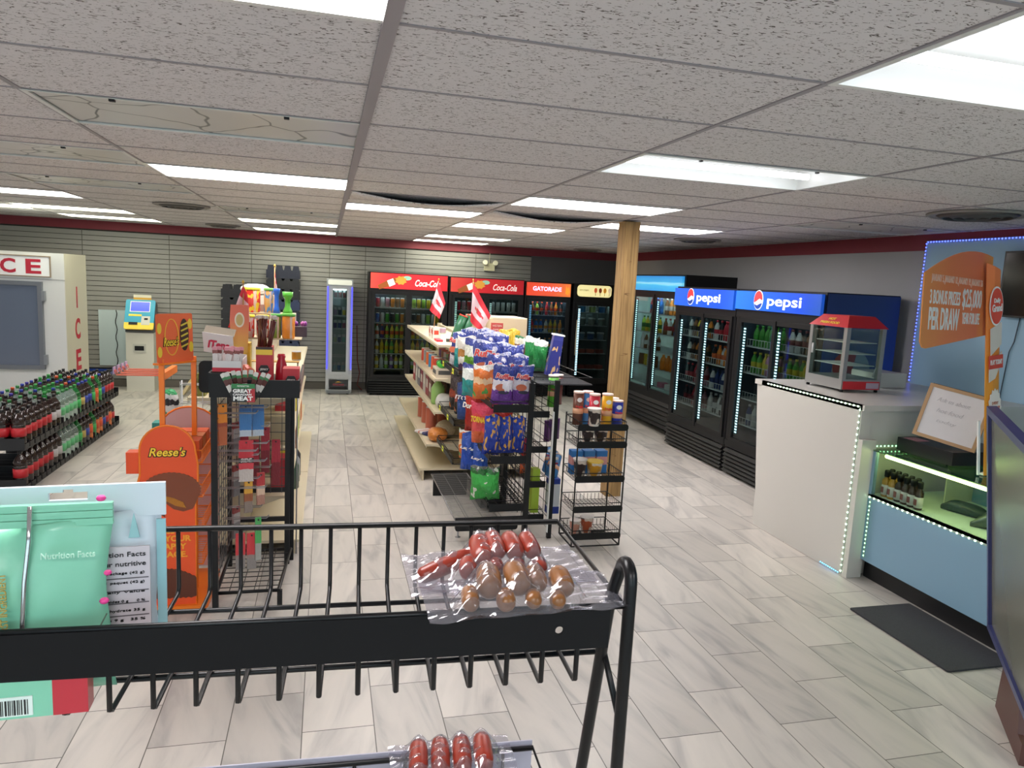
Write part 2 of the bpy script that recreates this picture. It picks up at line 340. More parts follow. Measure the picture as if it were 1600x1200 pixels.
# round vents
VENT = mat('vent_metal', '#5d5a58', .5, .3)
for x, y, r, lab in ((4.15, 3.95, .3, 'round ceiling diffuser near the right wall above orange sign'), (-1.43, 8.05, .27, 'dark ceiling diffuser above the payment kiosk'), (4.18, 7.75, .27, 'dark ceiling diffuser above the tall sliding coolers'), (-1.46, 11.3, .24, 'small ceiling diffuser by the back wall left of runner'), (4.2, 11.5, .24, 'small ceiling diffuser above the ice cream cooler')):
    t = thing('ceiling_vent', lab, 'vent', (x, y, CH), 0, 'round ceiling diffusers')
    MB().lathe([(r, -.004), (r, -.012), (r*.94, -.02), (r*.9, -.012)], 28).build('rim', mat('vent_plate', '#8b8581', .5), t)
    for q in (.8, .58, .36, .16):
        MB().lathe([(r*q, -.012), (r*(q-.12), -.034), (r*(q-.14), -.03), (r*(q-.02), -.008)], 28).build('cone', VENT, t)
# walls
GREYW = mat('grey_wall_paint', '#a0a0a1', .7, noise=.05, nscale=3)
SLAT = mat('slatwall_panel', '#8f8d88', .55)
bwm = MB(); bwm.box(LW, BW, 0, 3.5, BW+.1, 3.0, 3); bwm.box(3.5, BW, 0, RW+.1, BW+.1, 3.0, 1)
z = .13
while z < 2.40:
    bwm.box(LW, BW-.02, z, 3.5, BW, min(z+.0675, 2.42)); z += .0762
for sx in (-6.06, -4.84, -3.62, -2.4, -1.18, .04, .62, 1.28, 2.5): bwm.box(sx-.004, BW-.024, .13, sx+.004, BW-.018, 2.42, 2)
struct(bwm.build('wall_back', [SLAT, mat('grey_wall_shade_tone', '#5a595c', .7), mat('panel_seam', '#55524d', .6), mat('groove_dark', '#3b3935', .8)]))  # plain right end: lack of light there is put into a darker grey
struct(MB().box(RW, FW, 0, RW+.1, BW, 3.0).build('wall_right', GREYW))
struct(MB().box(LW-.1, FW, 0, LW, BW+.1, 3.0).build('wall_left', GREYW))
wf = MB()  # front wall with two shop windows behind the viewer
wf.box(LW, FW-.1, 0, RW, FW, .7); wf.box(LW, FW-.1, 2.35, RW, FW, 3.0)
for a, b_ in ((LW, -6.4), (-3.2, -2.6), (.6, 1.2), (4.2, RW)): wf.box(a, FW-.1, .7, b_, FW, 2.35)
struct(wf.build('wall_front', GREYW))
struct(MB().box(LW-.1, FW-.1, 2.95, RW+.1, BW+.1, 3.0).build('trim_2', flat('#6a6765', .8)))
BAND = mat('burgundy_band', '#7d2834', .6, noise=.08, nscale=6)
struct(MB().box(LW, BW-.035, 2.43, RW, BW, CH).build('trim_3', BAND))
struct(MB().box(RW-.012, FW, 2.42, RW, BW-.035, CH).build('trim_4', BAND))
struct(MB().box(LW, BW-.024, 0, 3.9, BW-.001, .12).build('baseboard_back', mat('base_brown', '#5d5850', .6)))
for n, (a, b_) in enumerate(((-6.4, -3.2), (-2.6, .6), (1.2, 4.2))):
    wb = MB(); wb.box(a, FW-.06, .7, b_, FW-.04, 2.35, 0)
    for q in (a, (a+b_)/2-.02, b_-.04): wb.box(q, FW-.08, .7, q+.04, FW-.02, 2.35, 1)
    struct(wb.build('window_%d' % (n+1), [GLASS, mat('alu_frame', '#8a8c90', .4, .6)]))
# wooden post
t = thing('wooden_post', 'square rough timber post from floor to ceiling before the right coolers', 'post', (2.575, 6.12, 0))
wm = bpy.data.materials.new('rough_timber'); wm.use_nodes = True; nt = wm.node_tree
tc = nt.nodes.new('ShaderNodeTexCoord'); mp = nt.nodes.new('ShaderNodeMapping'); mp.inputs['Scale'].default_value = (22, 22, 1.3); n = nt.nodes.new('ShaderNodeTexNoise'); n.inputs['Scale'].default_value = 2; n.inputs['Detail'].default_value = 5
r = nt.nodes.new('ShaderNodeValToRGB'); r.color_ramp.elements[0].position = .3; r.color_ramp.elements[0].color = srgb('#7b5f3a'); r.color_ramp.elements[1].position = .7; r.color_ramp.elements[1].color = srgb('#b3905c')
nt.links.new(tc.outputs['Object'], mp.inputs[0]); nt.links.new(mp.outputs[0], n.inputs['Vector']); nt.links.new(n.outputs['Fac'], r.inputs[0]); nt.links.new(r.outputs[0], nt.nodes['Principled BSDF'].inputs['Base Color']); nt.nodes['Principled BSDF'].inputs['Roughness'].default_value = .75
pm = MB(); pm.prism(rrect(0, 0, .152, .152, .008, 2), 'z', 0, CH-.012); pm.build('timber', wm, t)
for q in (.4, .78, 1.35, 1.9, 2.2): MB().add([(.03+.09*random.random()+.008*math.cos(a*PI/4), -.0012, q+.012*math.sin(a*PI/4)) for a in range(8)], [tuple(range(8))]).build('knot', flat('#7a5a38', .8), t)
# ------------------------------------------------------------------ drinks and small goods (shared meshes)
PM = {}
def prod(kind, col, col2=None):
    key = (kind, col, col2)
    if key in PM: return PM[key]
    b = MB(); a = flat(col, .35); c = flat(col2 or '#c8c8c8', .35)
    if kind == 'can': b.lathe([(.024, 0), (.032, .006), (.032, .11), (.026, .12)], 10, mis=[1, 0, 1]); ms = [a, flat('#c9cbcd', .3)]
    elif kind == 'tallcan': b.lathe([(.024, 0), (.032, .008), (.032, .15), (.025, .163)], 10, mis=[1, 0, 1]); ms = [a, c]
    elif kind == 'slimcan': b.lathe([(.022, 0), (.027, .008), (.027, .09), (.027, .125), (.021, .135)], 10, mis=[1, 0, 2, 1]); ms = [a, flat('#c9cbcd', .3), c]
    elif kind == 'bottle': b.lathe([(.03, 0), (.033, .01), (.031, .06), (.033, .12), (.03, .15), (.013, .19), (.012, .2), (.015, .2), (.015, .222)], 10, mis=[0, 0, 2, 0, 0, 0, 1, 1]); ms = [a, c, flat(col2 or '#e8e8e8', .4)]
    elif kind == 'jug': b.lathe([(.042, 0), (.046, .01), (.046, .09), (.046, .14), (.03, .175), (.016, .19), (.02, .19), (.02, .21)], 10, mis=[0, 0, 2, 0, 0, 1, 1]); ms = [a, c, c]
    elif kind == 'tub': b.lathe([(.055, 0), (.062, .1), (.066, .1), (.066, .125), (.06, .128)], 12, mis=[0, 1, 1, 1]); ms = [a, c]
    elif kind == 'pack': b.prism(rrect(-.07, 0, .07, .07, .012, 2), 'y', -.05, .05); ms = [a]
    elif kind == 'carton': b.box(-.035, -.035, 0, .035, .035, .2); b.prism([(-.035, .2), (.035, .2), (0, .235)], 'y', -.03, .03, 1); b.box(-.003, -.03, .23, .003, .03, .25, 1); ms = [a, c]
    elif kind == 'pouch': b.prism([(-.045, 0), (.045, 0), (.05, .08), (.04, .15), (.045, .16), (-.045, .16), (-.04, .15), (-.05, .08)], 'y', -.018, .018); ms = [a]
    me = b.mesh(kind, ms); PM[key] = me; return me
CNAME = {'can': 'drink_can', 'tallcan': 'drink_can', 'slimcan': 'drink_can', 'bottle': 'drink_bottle', 'jug': 'drink_bottle', 'tub': 'ice_cream_tub', 'pack': 'frozen_food_pack', 'carton': 'milk_carton', 'pouch': 'snack_pouch'}
CCAT = {'can': 'can', 'tallcan': 'can', 'slimcan': 'can', 'bottle': 'bottle', 'jug': 'bottle', 'tub': 'tub', 'pack': 'frozen food', 'carton': 'carton', 'pouch': 'snack pouch'}
KW = {'can': .075, 'tallcan': .078, 'slimcan': .062, 'bottle': .078, 'jug': .11, 'tub': .15, 'pack': .17, 'carton': .085, 'pouch': .1}
def cname(c):
    r, g, b = [int(c.lstrip('#')[i:i+2], 16) for i in (0, 2, 4)]
    mx, mn = max(r, g, b), min(r, g, b)
    if mx-mn < 28: return 'black' if mx < 70 else 'grey' if mx < 175 else 'white'
    import colorsys
    h, s, v = colorsys.rgb_to_hsv(r/255, g/255, b/255); h *= 360
    if h < 14 or h > 345: n = 'red' if s > .5 else 'pink'
    elif h < 40: n = 'orange' if v > .6 else 'brown'
    elif h < 68: n = 'yellow'
    elif h < 160: n = 'green'
    elif h < 195: n = 'teal'
    elif h < 250: n = 'blue'
    elif h < 300: n = 'purple'
    else: n = 'pink'
    return ('dark ' if v < .45 and n != 'brown' else '')+n
# ------------------------------------------------------------------ glass-door coolers
def cooler(label, cat, loc, rz, W, D, H, phrase, sign, doors, z0, z1, hz=None, grille=(.03, .27), shelves=(), goods=(), led=None, inner='#3a3d40', body=CASE, handle=None, ledcol='#dff6ff', ledw=.012, baskets=False, legs=True, name='display_cooler', sideart=None, glow=0, group='glass door coolers', doorprefix=True, prow=1, shelfcol=None):
    t = thing(name, label, cat, loc, rz, group)
    hz = hz or H-.25
    B = MB(); th = .05
    B.box(0, .03, .04, th, D, H); B.box(W-th, .03, .04, W, D, H); B.box(th, D-.04, .04, W-th, D, H)
    B.box(th, .03, H-.03, W-th, D-.04, H); B.box(th, .03, z0-.08, W-th, D-.04, z0-.04); B.box(th, .03, hz-.04, W-th, D-.04, hz)
    B.box(0, .02, z0-.06, W, .03, z0); B.box(0, .02, z1, W, .03, hz)
    B.build('body', body, t)
    I = MB(); ic = flat(inner, .5)
    I.box(th, D-.05, z0-.04, W-th, D-.04, hz-.04); I.box(th, .05, z0-.04, th+.006, D-.05, hz-.04); I.box(W-th-.006, .05, z0-.04, W-th, D-.05, hz-.04); I.box(th+.006, .05, z0-.04, W-th-.006, D-.05, z0-.03); I.box(th+.006, .05, hz-.05, W-th-.006, D-.05, hz-.04)
    I.build('liner', ic, t)
    # louvred grille
    G = MB(); g0, g1 = grille; G.box(.01, .03, g0, W-.01, .05, g1)
    n = 6
    for k in range(n):
        zz = g0+(g1-g0)*(k+.15)/n; dz = (g1-g0)/n
        G.add([(.02, .0, zz), (W-.02, .0, zz), (W-.02, .028, zz+dz*.75), (.02, .028, zz+dz*.75), (.02, .03, zz), (W-.02, .03, zz)], [(0, 1, 2, 3), (0, 4, 5, 1), (4, 0, 3), (1, 5, 2)])
    G.build('grille', body, t)
    if legs:
        for x in (.06, W-.06):
            for y in (.1, D-.1): MB().lathe([(.02, 0), (.02, .01), (.008, .015), (.008, .045)], 8, (x, y, 0)).build('leg', BLACKM, t)
    # doors
    nd = len(doors); pw = .045
    for k, (a, c) in enumerate(doors):
        d = MB(); y0 = 0 if k % 2 == 0 else .01
        P = MB(); P.box(a, y0, z0, a+pw, .03, z1); P.box(c-pw, y0, z0, c, .03, z1); P.box(a+pw, y0, z0, c-pw, .03, z0+pw); P.box(a+pw, y0, z1-pw, c-pw, .03, z1)
        fr = P.build('door', body, t)
        pane = MB().box(a+pw, .014, z0+pw, c-pw, .02, z1-pw).build('glass_pane', DGLASS, fr)
        if handle:
            hx = a+.03 if handle == 'l' else (c-.03 if k % 2 == 0 else a+.03)
            MB().path([(hx, -.005, z0+.45), (hx-.012, -.045, z0+.55), (hx-.016, -.055, (z0+z1)/2), (hx-.012, -.045, z1-.4), (hx, -.005, z1-.3)], .011, 8).build('handle', flat('#b8b09c', .3) if handle == 'l' else BLACKP, fr)
        if led:
            lx = a+pw+.012; cols = 2
            lb = MB(); lb.box(lx-.006, .035, z0+.08, lx+.016*cols+.006, .045, z1-.07, 1)
            zz = z0+.1
            while zz < z1-.1:
                for q in range(cols): lb.box(lx+.018*q, .03, zz, lx+.018*q+ledw, .035, zz+.014, 0)
                zz += .03
            lb.build('led_strip', [mat('led_%s' % ledcol[1:], ledcol, .4, emit=led), flat('#4f565a', .5)], t)
    if glow:   # lit tube at the cabinet top, as in any merchandiser
        MB().rod((th+.05, .1, hz-.07), (W-th-.05, .1, hz-.07), .014, 8).build('interior_lamp', mat('cool_tube_%d' % int(glow*10), '#e9fbff', .4, emit=glow), t)
    # shelves and goods
    xa, xb = th+.01, W-th-.01
    for k, zz in enumerate(shelves):
        sh = MB(); sh.box(xa, .08, zz-.012, xb, .095, zz, 0); sh.box(xa, D-.1, zz-.012, xb, D-.09, zz, 0)
        nn = int((xb-xa)/.05)
        for q in range(nn+1): sh.box(xa+(xb-xa)*q/nn-.002, .095, zz-.006, xa+(xb-xa)*q/nn+.002, D-.1, zz-.002, 0)
        if baskets:
            for q in range(nn+1): sh.box(xa+(xb-xa)*q/nn-.002, .078, zz, xa+(xb-xa)*q/nn+.002, .082, zz+.07, 0)
            sh.box(xa, .077, zz+.068, xb, .083, zz+.074, 0)
        s_ = sh.build('shelf', flat(shelfcol or ('#e8eaea' if baskets else '#c9cccc'), .4), t)
    if sign: sign(t, W, H, hz)
    M = Matrix.Translation(loc) @ Matrix.Rotation(rz, 4, 'Z')
    dn_ = ['left', 'right'] if nd == 2 else ['']
    for k, row in enumerate(goods):
        if not row: continue
        for di, (a, c) in enumerate(doors):
            cells = row[di] if nd == 2 else row[0]
            if not cells: continue
            kind, cols = cells
            x0, x1 = max(a+pw, th+.01)+KW[kind]*.5+(.05 if led else .015), min(c-pw, W-th-.01)-KW[kind]*.5-.005
            n = min(len(cols), int((x1-x0)/KW[kind]+1.001)); cols = cols[:n]
            for q, cc in enumerate(cols):
                if cc is None: continue
                cc, c2 = cc if isinstance(cc, tuple) else (cc, None)
                x = x0+(x1-x0)*(q/(n-1) if n > 1 else .5)
                p = M @ Vector((x, .14+.012*((q*7) % 3), shelves[k]))
                what = {'can': 'can', 'tallcan': 'tall can', 'slimcan': 'slim can', 'bottle': 'bottle', 'jug': 'large bottle', 'tub': 'tub', 'pack': 'frozen pack', 'carton': 'carton', 'pouch': 'bag'}[kind]
                lab = '%s %s, shelf %s from top, %s%s, %s from left' % (cname(cc), what, ['one', 'two', 'three', 'four', 'five', 'six'][k], (dn_[di]+' door, ') if nd == 2 else '', phrase, ORD[q+1])
                inst(CNAME[kind], prod(kind, cc, c2), lab, CCAT[kind], p, (0, 0, rz+random.uniform(-.3, .3)), 'goods inside the '+phrase)
    return t
def litpanel(name, col, e, t, x0, z0, x1, z1, y=-.012, m=None, r=.0):
    b = MB()
    b.prism(rrect(x0, z0, x1, z1, r, 4) if r else [(x0, z0), (x1, z0), (x1, z1), (x0, z1)], 'y', y, .02)
    return b.build(name, m or mat('lit_%s_%d' % (col[1:], int(e*100)), col, .35, emit=e), t)
def gradient_lit(name, stops, e, axis=0, nscale=3, wav=.1):
    m = banded(name, stops, .35, wav, axis, bump=0, nscale=nscale, inter='LINEAR'); nt = m.node_tree; b = nt.nodes['Principled BSDF']
    src = b.inputs['Base Color'].links[0].from_socket; nt.links.new(src, b.inputs['Emission Color']); b.inputs['Emission Strength'].default_value = e
    return m
def coke_sign(e):
    def f(t, W, H, hz):
        p = litpanel('header_sign', '#d3202a', e, t, .02, hz+.0, W-.02, H-.015, m=gradient_lit('cola_red_%d' % int(e*100), [(0, '#e0473a'), (.3, '#d8202a'), (1, '#c01822')], e))
        tm = mat('lit_white_%d' % int(e*100), '#fff4ee', .4, emit=e*1.3)
        # tilted bottle picture
        bt = MB(); zc = (hz+H)/2-.01
        out = [(-.26, -.035), (-.1, -.05), (.02, -.05), (.12, -.02), (.2, -.012), (.2, .012), (.12, .02), (.02, .05), (-.1, .05), (-.26, .035)]
        A = Matrix.Rotation(.42, 2)
        q = [A @ Vector(v) for v in out]; bt.prism([(.38+v.x, zc+v.y) for v in q], 'y', -.016, -.012)
        bt.build('bottle_picture', mat('amber_print_%d' % int(e*100), '#a8591c', .4, emit=e*.6), t)
        b2 = MB(); q = [A @ Vector(v) for v in [(-.1, -.05), (.0, -.05), (.0, .05), (-.1, .05)]]; b2.prism([(.39+v.x, zc+v.y) for v in q], 'y', -.019, -.016); b2.build('bottle_label_picture', tm, t)
        b3 = MB(); b3.prism([(.5+.1*math.cos(a*PI/8)*(1 if a % 2 else .75), zc+.02+.075*math.sin(a*PI/8)*(1 if a % 2 else .8)) for a in range(16)], 'y', -.018, -.014); b3.build('splash_picture', mat('splash_%d' % int(e*100), '#e9a23a', .4, emit=e*.7), t)
        b4 = MB(); b4.prism([(.6+.07*math.cos(a*PI/6), zc+.06+.035*math.sin(a*PI/6)) for a in range(12)], 'y', -.0175, -.0145); b4.build('glass_picture', mat('mint_%d' % int(e*100), '#9fd6bd', .4, emit=e*.6), t)
        text('Coca-Cola', tm, t, (W*.73, -.02, zc-.01), W*.32, .105, shear=.35, bold=.012, name='logo_lettering')
    return f
CAN = dict(o='#f08a2a', g='#57a843', r='#c8283a', w='#e2e0dc', b='#2c6fc4', p='#7b4a9c', k='#23232a', y='#e8c832', l='#a9d34f', m='#c98a9a', t='#3ab0a8', d='#1e3a7a', n='#8a5a33', f='#d9829a')
def cols(s, cap=None): return [None if c == '-' else (CAN[c] if cap is None else (CAN[c], cap)) for c in s]
SH5 = (1.44, 1.19, .94, .69, .44)
def rows5(a, b, kinds=('tallcan', 'tallcan', 'bottle', 'bottle', 'bottle')):
    return [((k, cols(x)), (k, cols(y))) for k, x, y in zip(kinds, a, b)]
g = [(('tallcan', cols('rwmonon')), ('tallcan', cols('lylywwg'))), (('tallcan', cols('bwgkgod')), ('tallcan', cols('knwlwyk'))), (('bottle', cols('wdlylyy', '#d8562a')), ('bottle', cols('yylowyl', '#d8562a'))),
     (('bottle', cols('wylgyol', '#ddb52a')), ('bottle', cols('yolylyo', '#ddb52a'))), (('bottle', cols('ywlpyly', '#e7e7e7')), ('bottle', cols('lyplyol', '#e7e7e7')))]
cooler('left red-topped double-door cola cooler on the back wall, header brightly lit', 'cooler', (.66, 11.83, 0), 0, 1.28, .6, 2.01, 'left cola cooler', coke_sign(1.0), [(.05, .64), (.64, 1.23)], .3, 1.7, 1.75, (.03, .27), SH5, g, inner='#4b4f4c', handle=None, glow=24)
g = [(('tallcan', cols('rmrmrmr')), ('tallcan', cols('wwwwwww'))), (('tallcan', cols('lwlylwl')), ('tallcan', cols('gwlwlyg'))), (('bottle', cols('rkrkrkr', '#c8283a')), ('bottle', cols('kkrkrkr', '#c8283a'))), None, None]
cooler('right red-topped double-door cola cooler on the back wall, header dimmer', 'cooler', (1.96, 11.83, 0), 0, 1.28, .6, 2.0, 'right cola cooler', coke_sign(.28), [(.05, .64), (.64, 1.23)], .3, 1.7, 1.75, (.03, .27), SH5, g, inner='#3f4442', led=3, ledcol='#c9efe6', glow=5)
def gat_sign(t, W, H, hz):
    p = litpanel('header_sign', '#e85a33', .7, t, .02, hz, W-.02, H-.02, m=gradient_lit('sport_orange', [(0, '#e2472c'), (.6, '#ea5a36'), (1, '#ee7f3a')], .7))
    text('GATORADE', mat('lit_lilac', '#e6d6ff', .4, emit=1.1), t, (W*.46, -.016, (hz+H)/2), W*.62, .075, bold=.03, name='logo_lettering')
    MB().prism([(W*.86, hz+.05), (W*.92, hz+.03), (W*.96, hz+.08), (W*.93, H-.06), (W*.9, H-.1), (W*.87, H-.05)], 'y', -.016, -.012).build('bolt_logo', mat('lit_orange', '#f5932c', .4, emit=.9), t)
SH4 = (1.42, 1.12, .8, .5)
g = [(('bottle', cols('nlkrnoko', '#d84a22')),), (('bottle', cols('rbbwyyon', '#e08a22')),), (('bottle', cols('dkrwbboy', '#e08a22')),), (('bottle', cols('bwbbwbbb', '#e08a22')),)]
cooler('orange-topped single-door sports drink cooler with blue LED strip', 'cooler', (3.26, 11.83, 0), 0, .82, .6, 1.99, 'orange-topped cooler', gat_sign, [(.04, .78)], .3, 1.7, 1.75, (.03, .27), SH4, g, led=2.2, ledcol='#8fd2ff', baskets=True, inner='#39475e', handle=None, glow=34, shelfcol='#c9d4e6')
def ice_sign(t, W, H, hz):
    b = litpanel('header_sign', '#f2e7a6', .8, t, .06, hz+.01, W-.06, H-.02, r=.06)
    for k, c in enumerate(('#d0643c', '#7a3b22', '#d18d2e', '#e9cfae')):
        x = W*.52+k*.085; z_ = (hz+H)/2+.01
        o = MB().prism([(x+.028*math.cos(a*PI/6), z_+.045*math.sin(a*PI/6)) for a in range(12)], 'y', -.02, -.012).build('ice_bar_picture', mat('bar_'+c[1:], c, .4, emit=.5), t)
        MB().box(x-.004, -.016, z_-.09, x+.004, -.012, z_-.045).build('stick_picture', flat('#9a7f55'), t)
    text('ice cream', flat('#5d4a2c'), t, (W*.24, -.016, (hz+H)/2+.01), W*.22, .035)
g = [(('tub', ['#3f87b8', '#8a9a52', '#3a79b4']),), (('tub', [('#9aa39a', '#b9bdb4'), ('#a8a89c', '#b9bdb4'), ('#9aa39a', '#b9bdb4')]),), (('tub', [('#7f9ab0', '#cfd6da'), ('#5d82b4', '#cfd6da'), ('#9ab0c4', '#cfd6da')]),), (('pack', ['#a8584a', '#b2604f', '#a05048']),), (('pack', ['#b5564a', '#a85a50', '#b5564a']),)]
cooler('ice cream cooler with yellow rounded header and long white LED bar', 'cooler', (4.13, 11.83, 0), 0, .74, .6, 1.99, 'ice cream cooler', ice_sign, [(.05, .72)], .3, 1.66, 1.76, (.03, .27), (1.5, 1.27, 1.02, .78, .5), g, led=7.0, ledcol='#cfeeff', ledw=.017, inner='#6f7b79', handle='l', glow=30)
# slim energy drink cooler
def rb_sign(t, W, H, hz):
    litpanel('header_sign', '#cfd0c4', .5, t, .02, hz, W-.02, H-.01, r=.02)
    for x in (.012, W-.022): MB().box(x, -.012, .42, x+.012, -.002, H-.12).build('blue_light_strip', mat('blue_led', '#2a2cff', .4, emit=3.2), t)
    text('RedBull', flat('#a01c30'), t, (W/2, -.014, .17), .16, .03); MB().prism([(W/2-.05, .2), (W/2, .225), (W/2+.05, .2), (W/2, .21)], 'y', -.014, -.01).build('logo', flat('#d9a52a'), t)
    MB().box(.07, -.012, .1, W-.07, -.008, .135).build('vent_slot', BLACKP, t)
g = [(('slimcan', ['#7a3a3a', '#8a4038', '#7a3a3a', '#c8643a', '#c8643a']),), (('slimcan', ['#b59ac0', '#3d4a66', '#e3cf3a', '#9fc46a', '#9fc46a']),), (('slimcan', ['#5a4a8a', '#3a4a8a', '#b0587a', '#b0587a', '#9a4a6a']),), (('slimcan', ['#b8c890', '#3a4a7a', '#7ac0b0', '#8ac8a8', '#8ac8a8']),), None, (('slimcan', ['#9fc8d0', '#4a7ab0', '#9fc8d0', '#4a7ab0', '#9fc8d0']),)]
cooler('slim silver energy drink cooler with two glowing blue side strips', 'cooler', (.0, 11.85, 0), 0, .41, .45, 1.86, 'slim cooler', rb_sign, [(.05, .36)], .33, 1.75, 1.77, (.02, .08), (1.56, 1.28, 1.07, .84, .62, .38), g, inner='#9fb7b0', body=flat('#a5a8ab', .35), glow=16, name='slim_cooler')
# right wall coolers, fronts facing the shop
RZ = -PI/2
def pepsi_sign(t, W, H, hz):
    litpanel('header_sign', '#1450c8', .8, t, .015, hz, W-.015, H-.02, m=gradient_lit('cola_blue', [(0, '#1c62d8'), (.5, '#1450c8'), (.8, '#0d46c4'), (1, '#1a4fb0')], .75))
    zc = (hz+H)/2; wm_ = mat('lit_white_90', '#f4f8ff', .4, emit=.9); cx = W*.31; R_ = .098
    g_ = thingless = MB()
    n = 24
    MB().prism([(cx+R_*.8*math.cos(2*PI*k/n), zc+R_*math.sin(2*PI*k/n)) for k in range(n)], 'y', -.016, -.0125).build('logo_disc', wm_, t)
    top = [(cx+R_*.74*math.cos(a), zc+R_*.93*math.sin(a)) for a in [(-.05+PI*1.12*k/14) for k in range(15)]]
    MB().prism(top+[(cx-.03, zc-.012), (cx+.02, zc+.015)], 'y', -.019, -.0162).build('logo_red', mat('lit_red', '#d8363c', .4, emit=.7), t)
    bot = [(cx+R_*.74*math.cos(a), zc+R_*.93*math.sin(a)) for a in [(-PI*.86+PI*.76*k/12) for k in range(13)]]
    MB().prism(bot+[(cx+.03, zc-.035), (cx-.02, zc-.055)], 'y', -.019, -.0162).build('logo_blue', mat('lit_navy', '#173c96', .4, emit=.5), t)
    text('pepsi', wm_, t, (W*.61, -.018, zc-.018), W*.38, .125, bold=.015, name='logo_lettering')
SHP = (1.42, 1.14, .86, .58)
g = [(('bottle', cols('wnyddoo', '#303030')), ('bottle', cols('wkrrnon', '#c8283a'))), (('bottle', cols('wnonyno', '#2a2a2a')), ('bottle', cols('kowomoo', '#e26a3a'))), (('bottle', cols('kkrmrmr', '#b8404a')), ('bottle', cols('wddwkdk', '#2a3a6a'))),
     (('bottle', cols('kkrmnmk', '#7a2a32')), ('bottle', cols('wkwkwkw', '#c8c8c8')))]
cooler('black double-door cola cooler with blue lit header, next to the timber post', 'cooler', (4.23, 8.29, 0), RZ, 1.385, .8, 2.01, 'farther blue-header cooler', pepsi_sign, [(.1, .74), (.7, 1.34)], .38, 1.71, 1.78, (.03, .29), SHP, g, led=7, ledcol='#c8f4ff', baskets=True, inner='#4b5864', ledw=.013, glow=9)
g = [(('bottle', cols('gggglgg', '#3f9a30')), ('bottle', cols('wwknwwk', '#8a4a4a'))), (('bottle', cols('ggymrmr', '#d8c83a')), ('bottle', cols('gggyrrr', '#d8c83a'))), (('bottle', cols('--gg-gg', '#2f7a40')), None), (('bottle', cols('dwdwdwd', '#c8c8c8')), None)]
o = cooler('black double-door cola cooler with blue lit header, behind the white counter', 'cooler', (4.23, 6.89, 0), RZ, 1.41, .8, 2.01, 'nearer blue-header cooler', pepsi_sign, [(.1, .74), (.7, 1.36)], .38, 1.71, 1.8, (.03, .29), SHP, g, led=7, ledcol='#c8f4ff', baskets=True, inner='#4b5864', ledw=.013, glow=9)
# printed blue side panel of the nearer cooler (faces the viewer)
sp_ = MB().box(1.41, .04, .1, 1.418, .8, 2.0).build('side_panel', banded('blue_side_print', [(0, '#2a6ad2'), (.4, '#1f4fae'), (.75, '#1c3f86'), (1, '#22386e')], .4, .02, 2, bump=0, nscale=2, inter='LINEAR'), o, label='printed blue side panel')
# red and white wave on that panel
MB().prism([(.35+.2*math.cos(a*PI/12), 1.32+.19*math.sin(a*PI/12)) for a in range(24)], 'x', 1.419, 1.422).build('wave_logo_white', flat('#8f9fb4', .5), sp_)
MB().prism([(.3+.15*math.cos(a*PI/10), 1.36+.13*math.sin(a*PI/10)) for a in range(3, 17)], 'x', 1.4225, 1.425).build('wave_logo_red', flat('#a8323c', .5), sp_)
def blue_sign(t, W, H, hz):
    litpanel('header_sign', '#3aa8e0', .7, t, .02, hz, W-.02, H-.02, m=gradient_lit('sky_blue_header', [(0, '#2a9ade'), (.35, '#3fb4ea'), (.5, '#8fd8f2'), (.62, '#38a6e2'), (1, '#2488d0')], .7, axis=2, nscale=8, wav=.16))
g = [(('bottle', cols('--rwbb', '#3a6ab0')), ('bottle', cols('nooooo', '#dcdcdc'))), (('bottle', cols('lylyly', '#3f7a3a')), ('bottle', cols('nwnbnw', '#b83a3a'))), (('bottle', cols('wnwnwn', '#e8e8e8')), ('jug', cols('--yy', '#e8d84a'))), (('pouch', cols('nywkny')), ('jug', cols('ooooo', '#e88a2a')[:5])), (None, ('pack', cols('fwmf')))]
cooler('tall double-door cooler with sky-blue header and bright white interior', 'cooler', (4.38, 10.62, 0), RZ, 2.24, .76, 2.16, 'sky-blue header cooler', blue_sign, [(.72, 1.42), (1.42, 2.18)], .54, 1.89, 1.94, (.1, .46), (1.62, 1.35, 1.1, .86, .62), g, inner='#c9dcd8', glow=36, led=6, ledcol='#c9f4f4')
# ------------------------------------------------------------------ ice merchandiser
IW = flat('#c9cbc9', .45); IWS = flat('#bdb9a6', .5)
t = thing('ice_freezer', 'white ice freezer with a glass door and red lettering at left edge', 'ice freezer', (-5.0, 9.95, 0))
W = 1.9
b = MB(); b.box(0, 0, .1, W-.004, .8, 2.02); b.build('cabinet', IW, t)
b = MB(); b.box(0, .05, 0, W, .78, .1); b.build('base', flat('#3a3a3a', .6), t)
b = MB(); b.box(W-.004, .0, .1, W+.004, .8, 2.02); b.build('side_panel', IWS, t, label='cream side panel with red letters')
b = MB(); b.box(.3, -.012, 1.735, 1.745, 0, 1.97); sg = b.build('header_sign', flat('#e7e9ea', .4), t)
b = MB(); x0, x1, z0, z1 = .29, 1.755, 1.725, 1.98
b.box(x0, -.02, z0, x1, 0, z0+.012); b.box(x0, -.02, z1-.012, x1, 0, z1); b.box(x0, -.02, z0+.012, x0+.012, 0, z1-.012); b.box(x1-.012, -.02, z0+.012, x1, 0, z1-.012); b.build('sign_frame', flat('#8a7a66', .5), t)
ICER = flat('#b01c34', .5)
for ch, x in (('I', 1.06), ('C', 1.3), ('E', 1.57)):
    text(ch, ICER, t, (x, -.014, 1.85), .05 if ch == 'I' else .165, .175, bold=.03, name='letter')
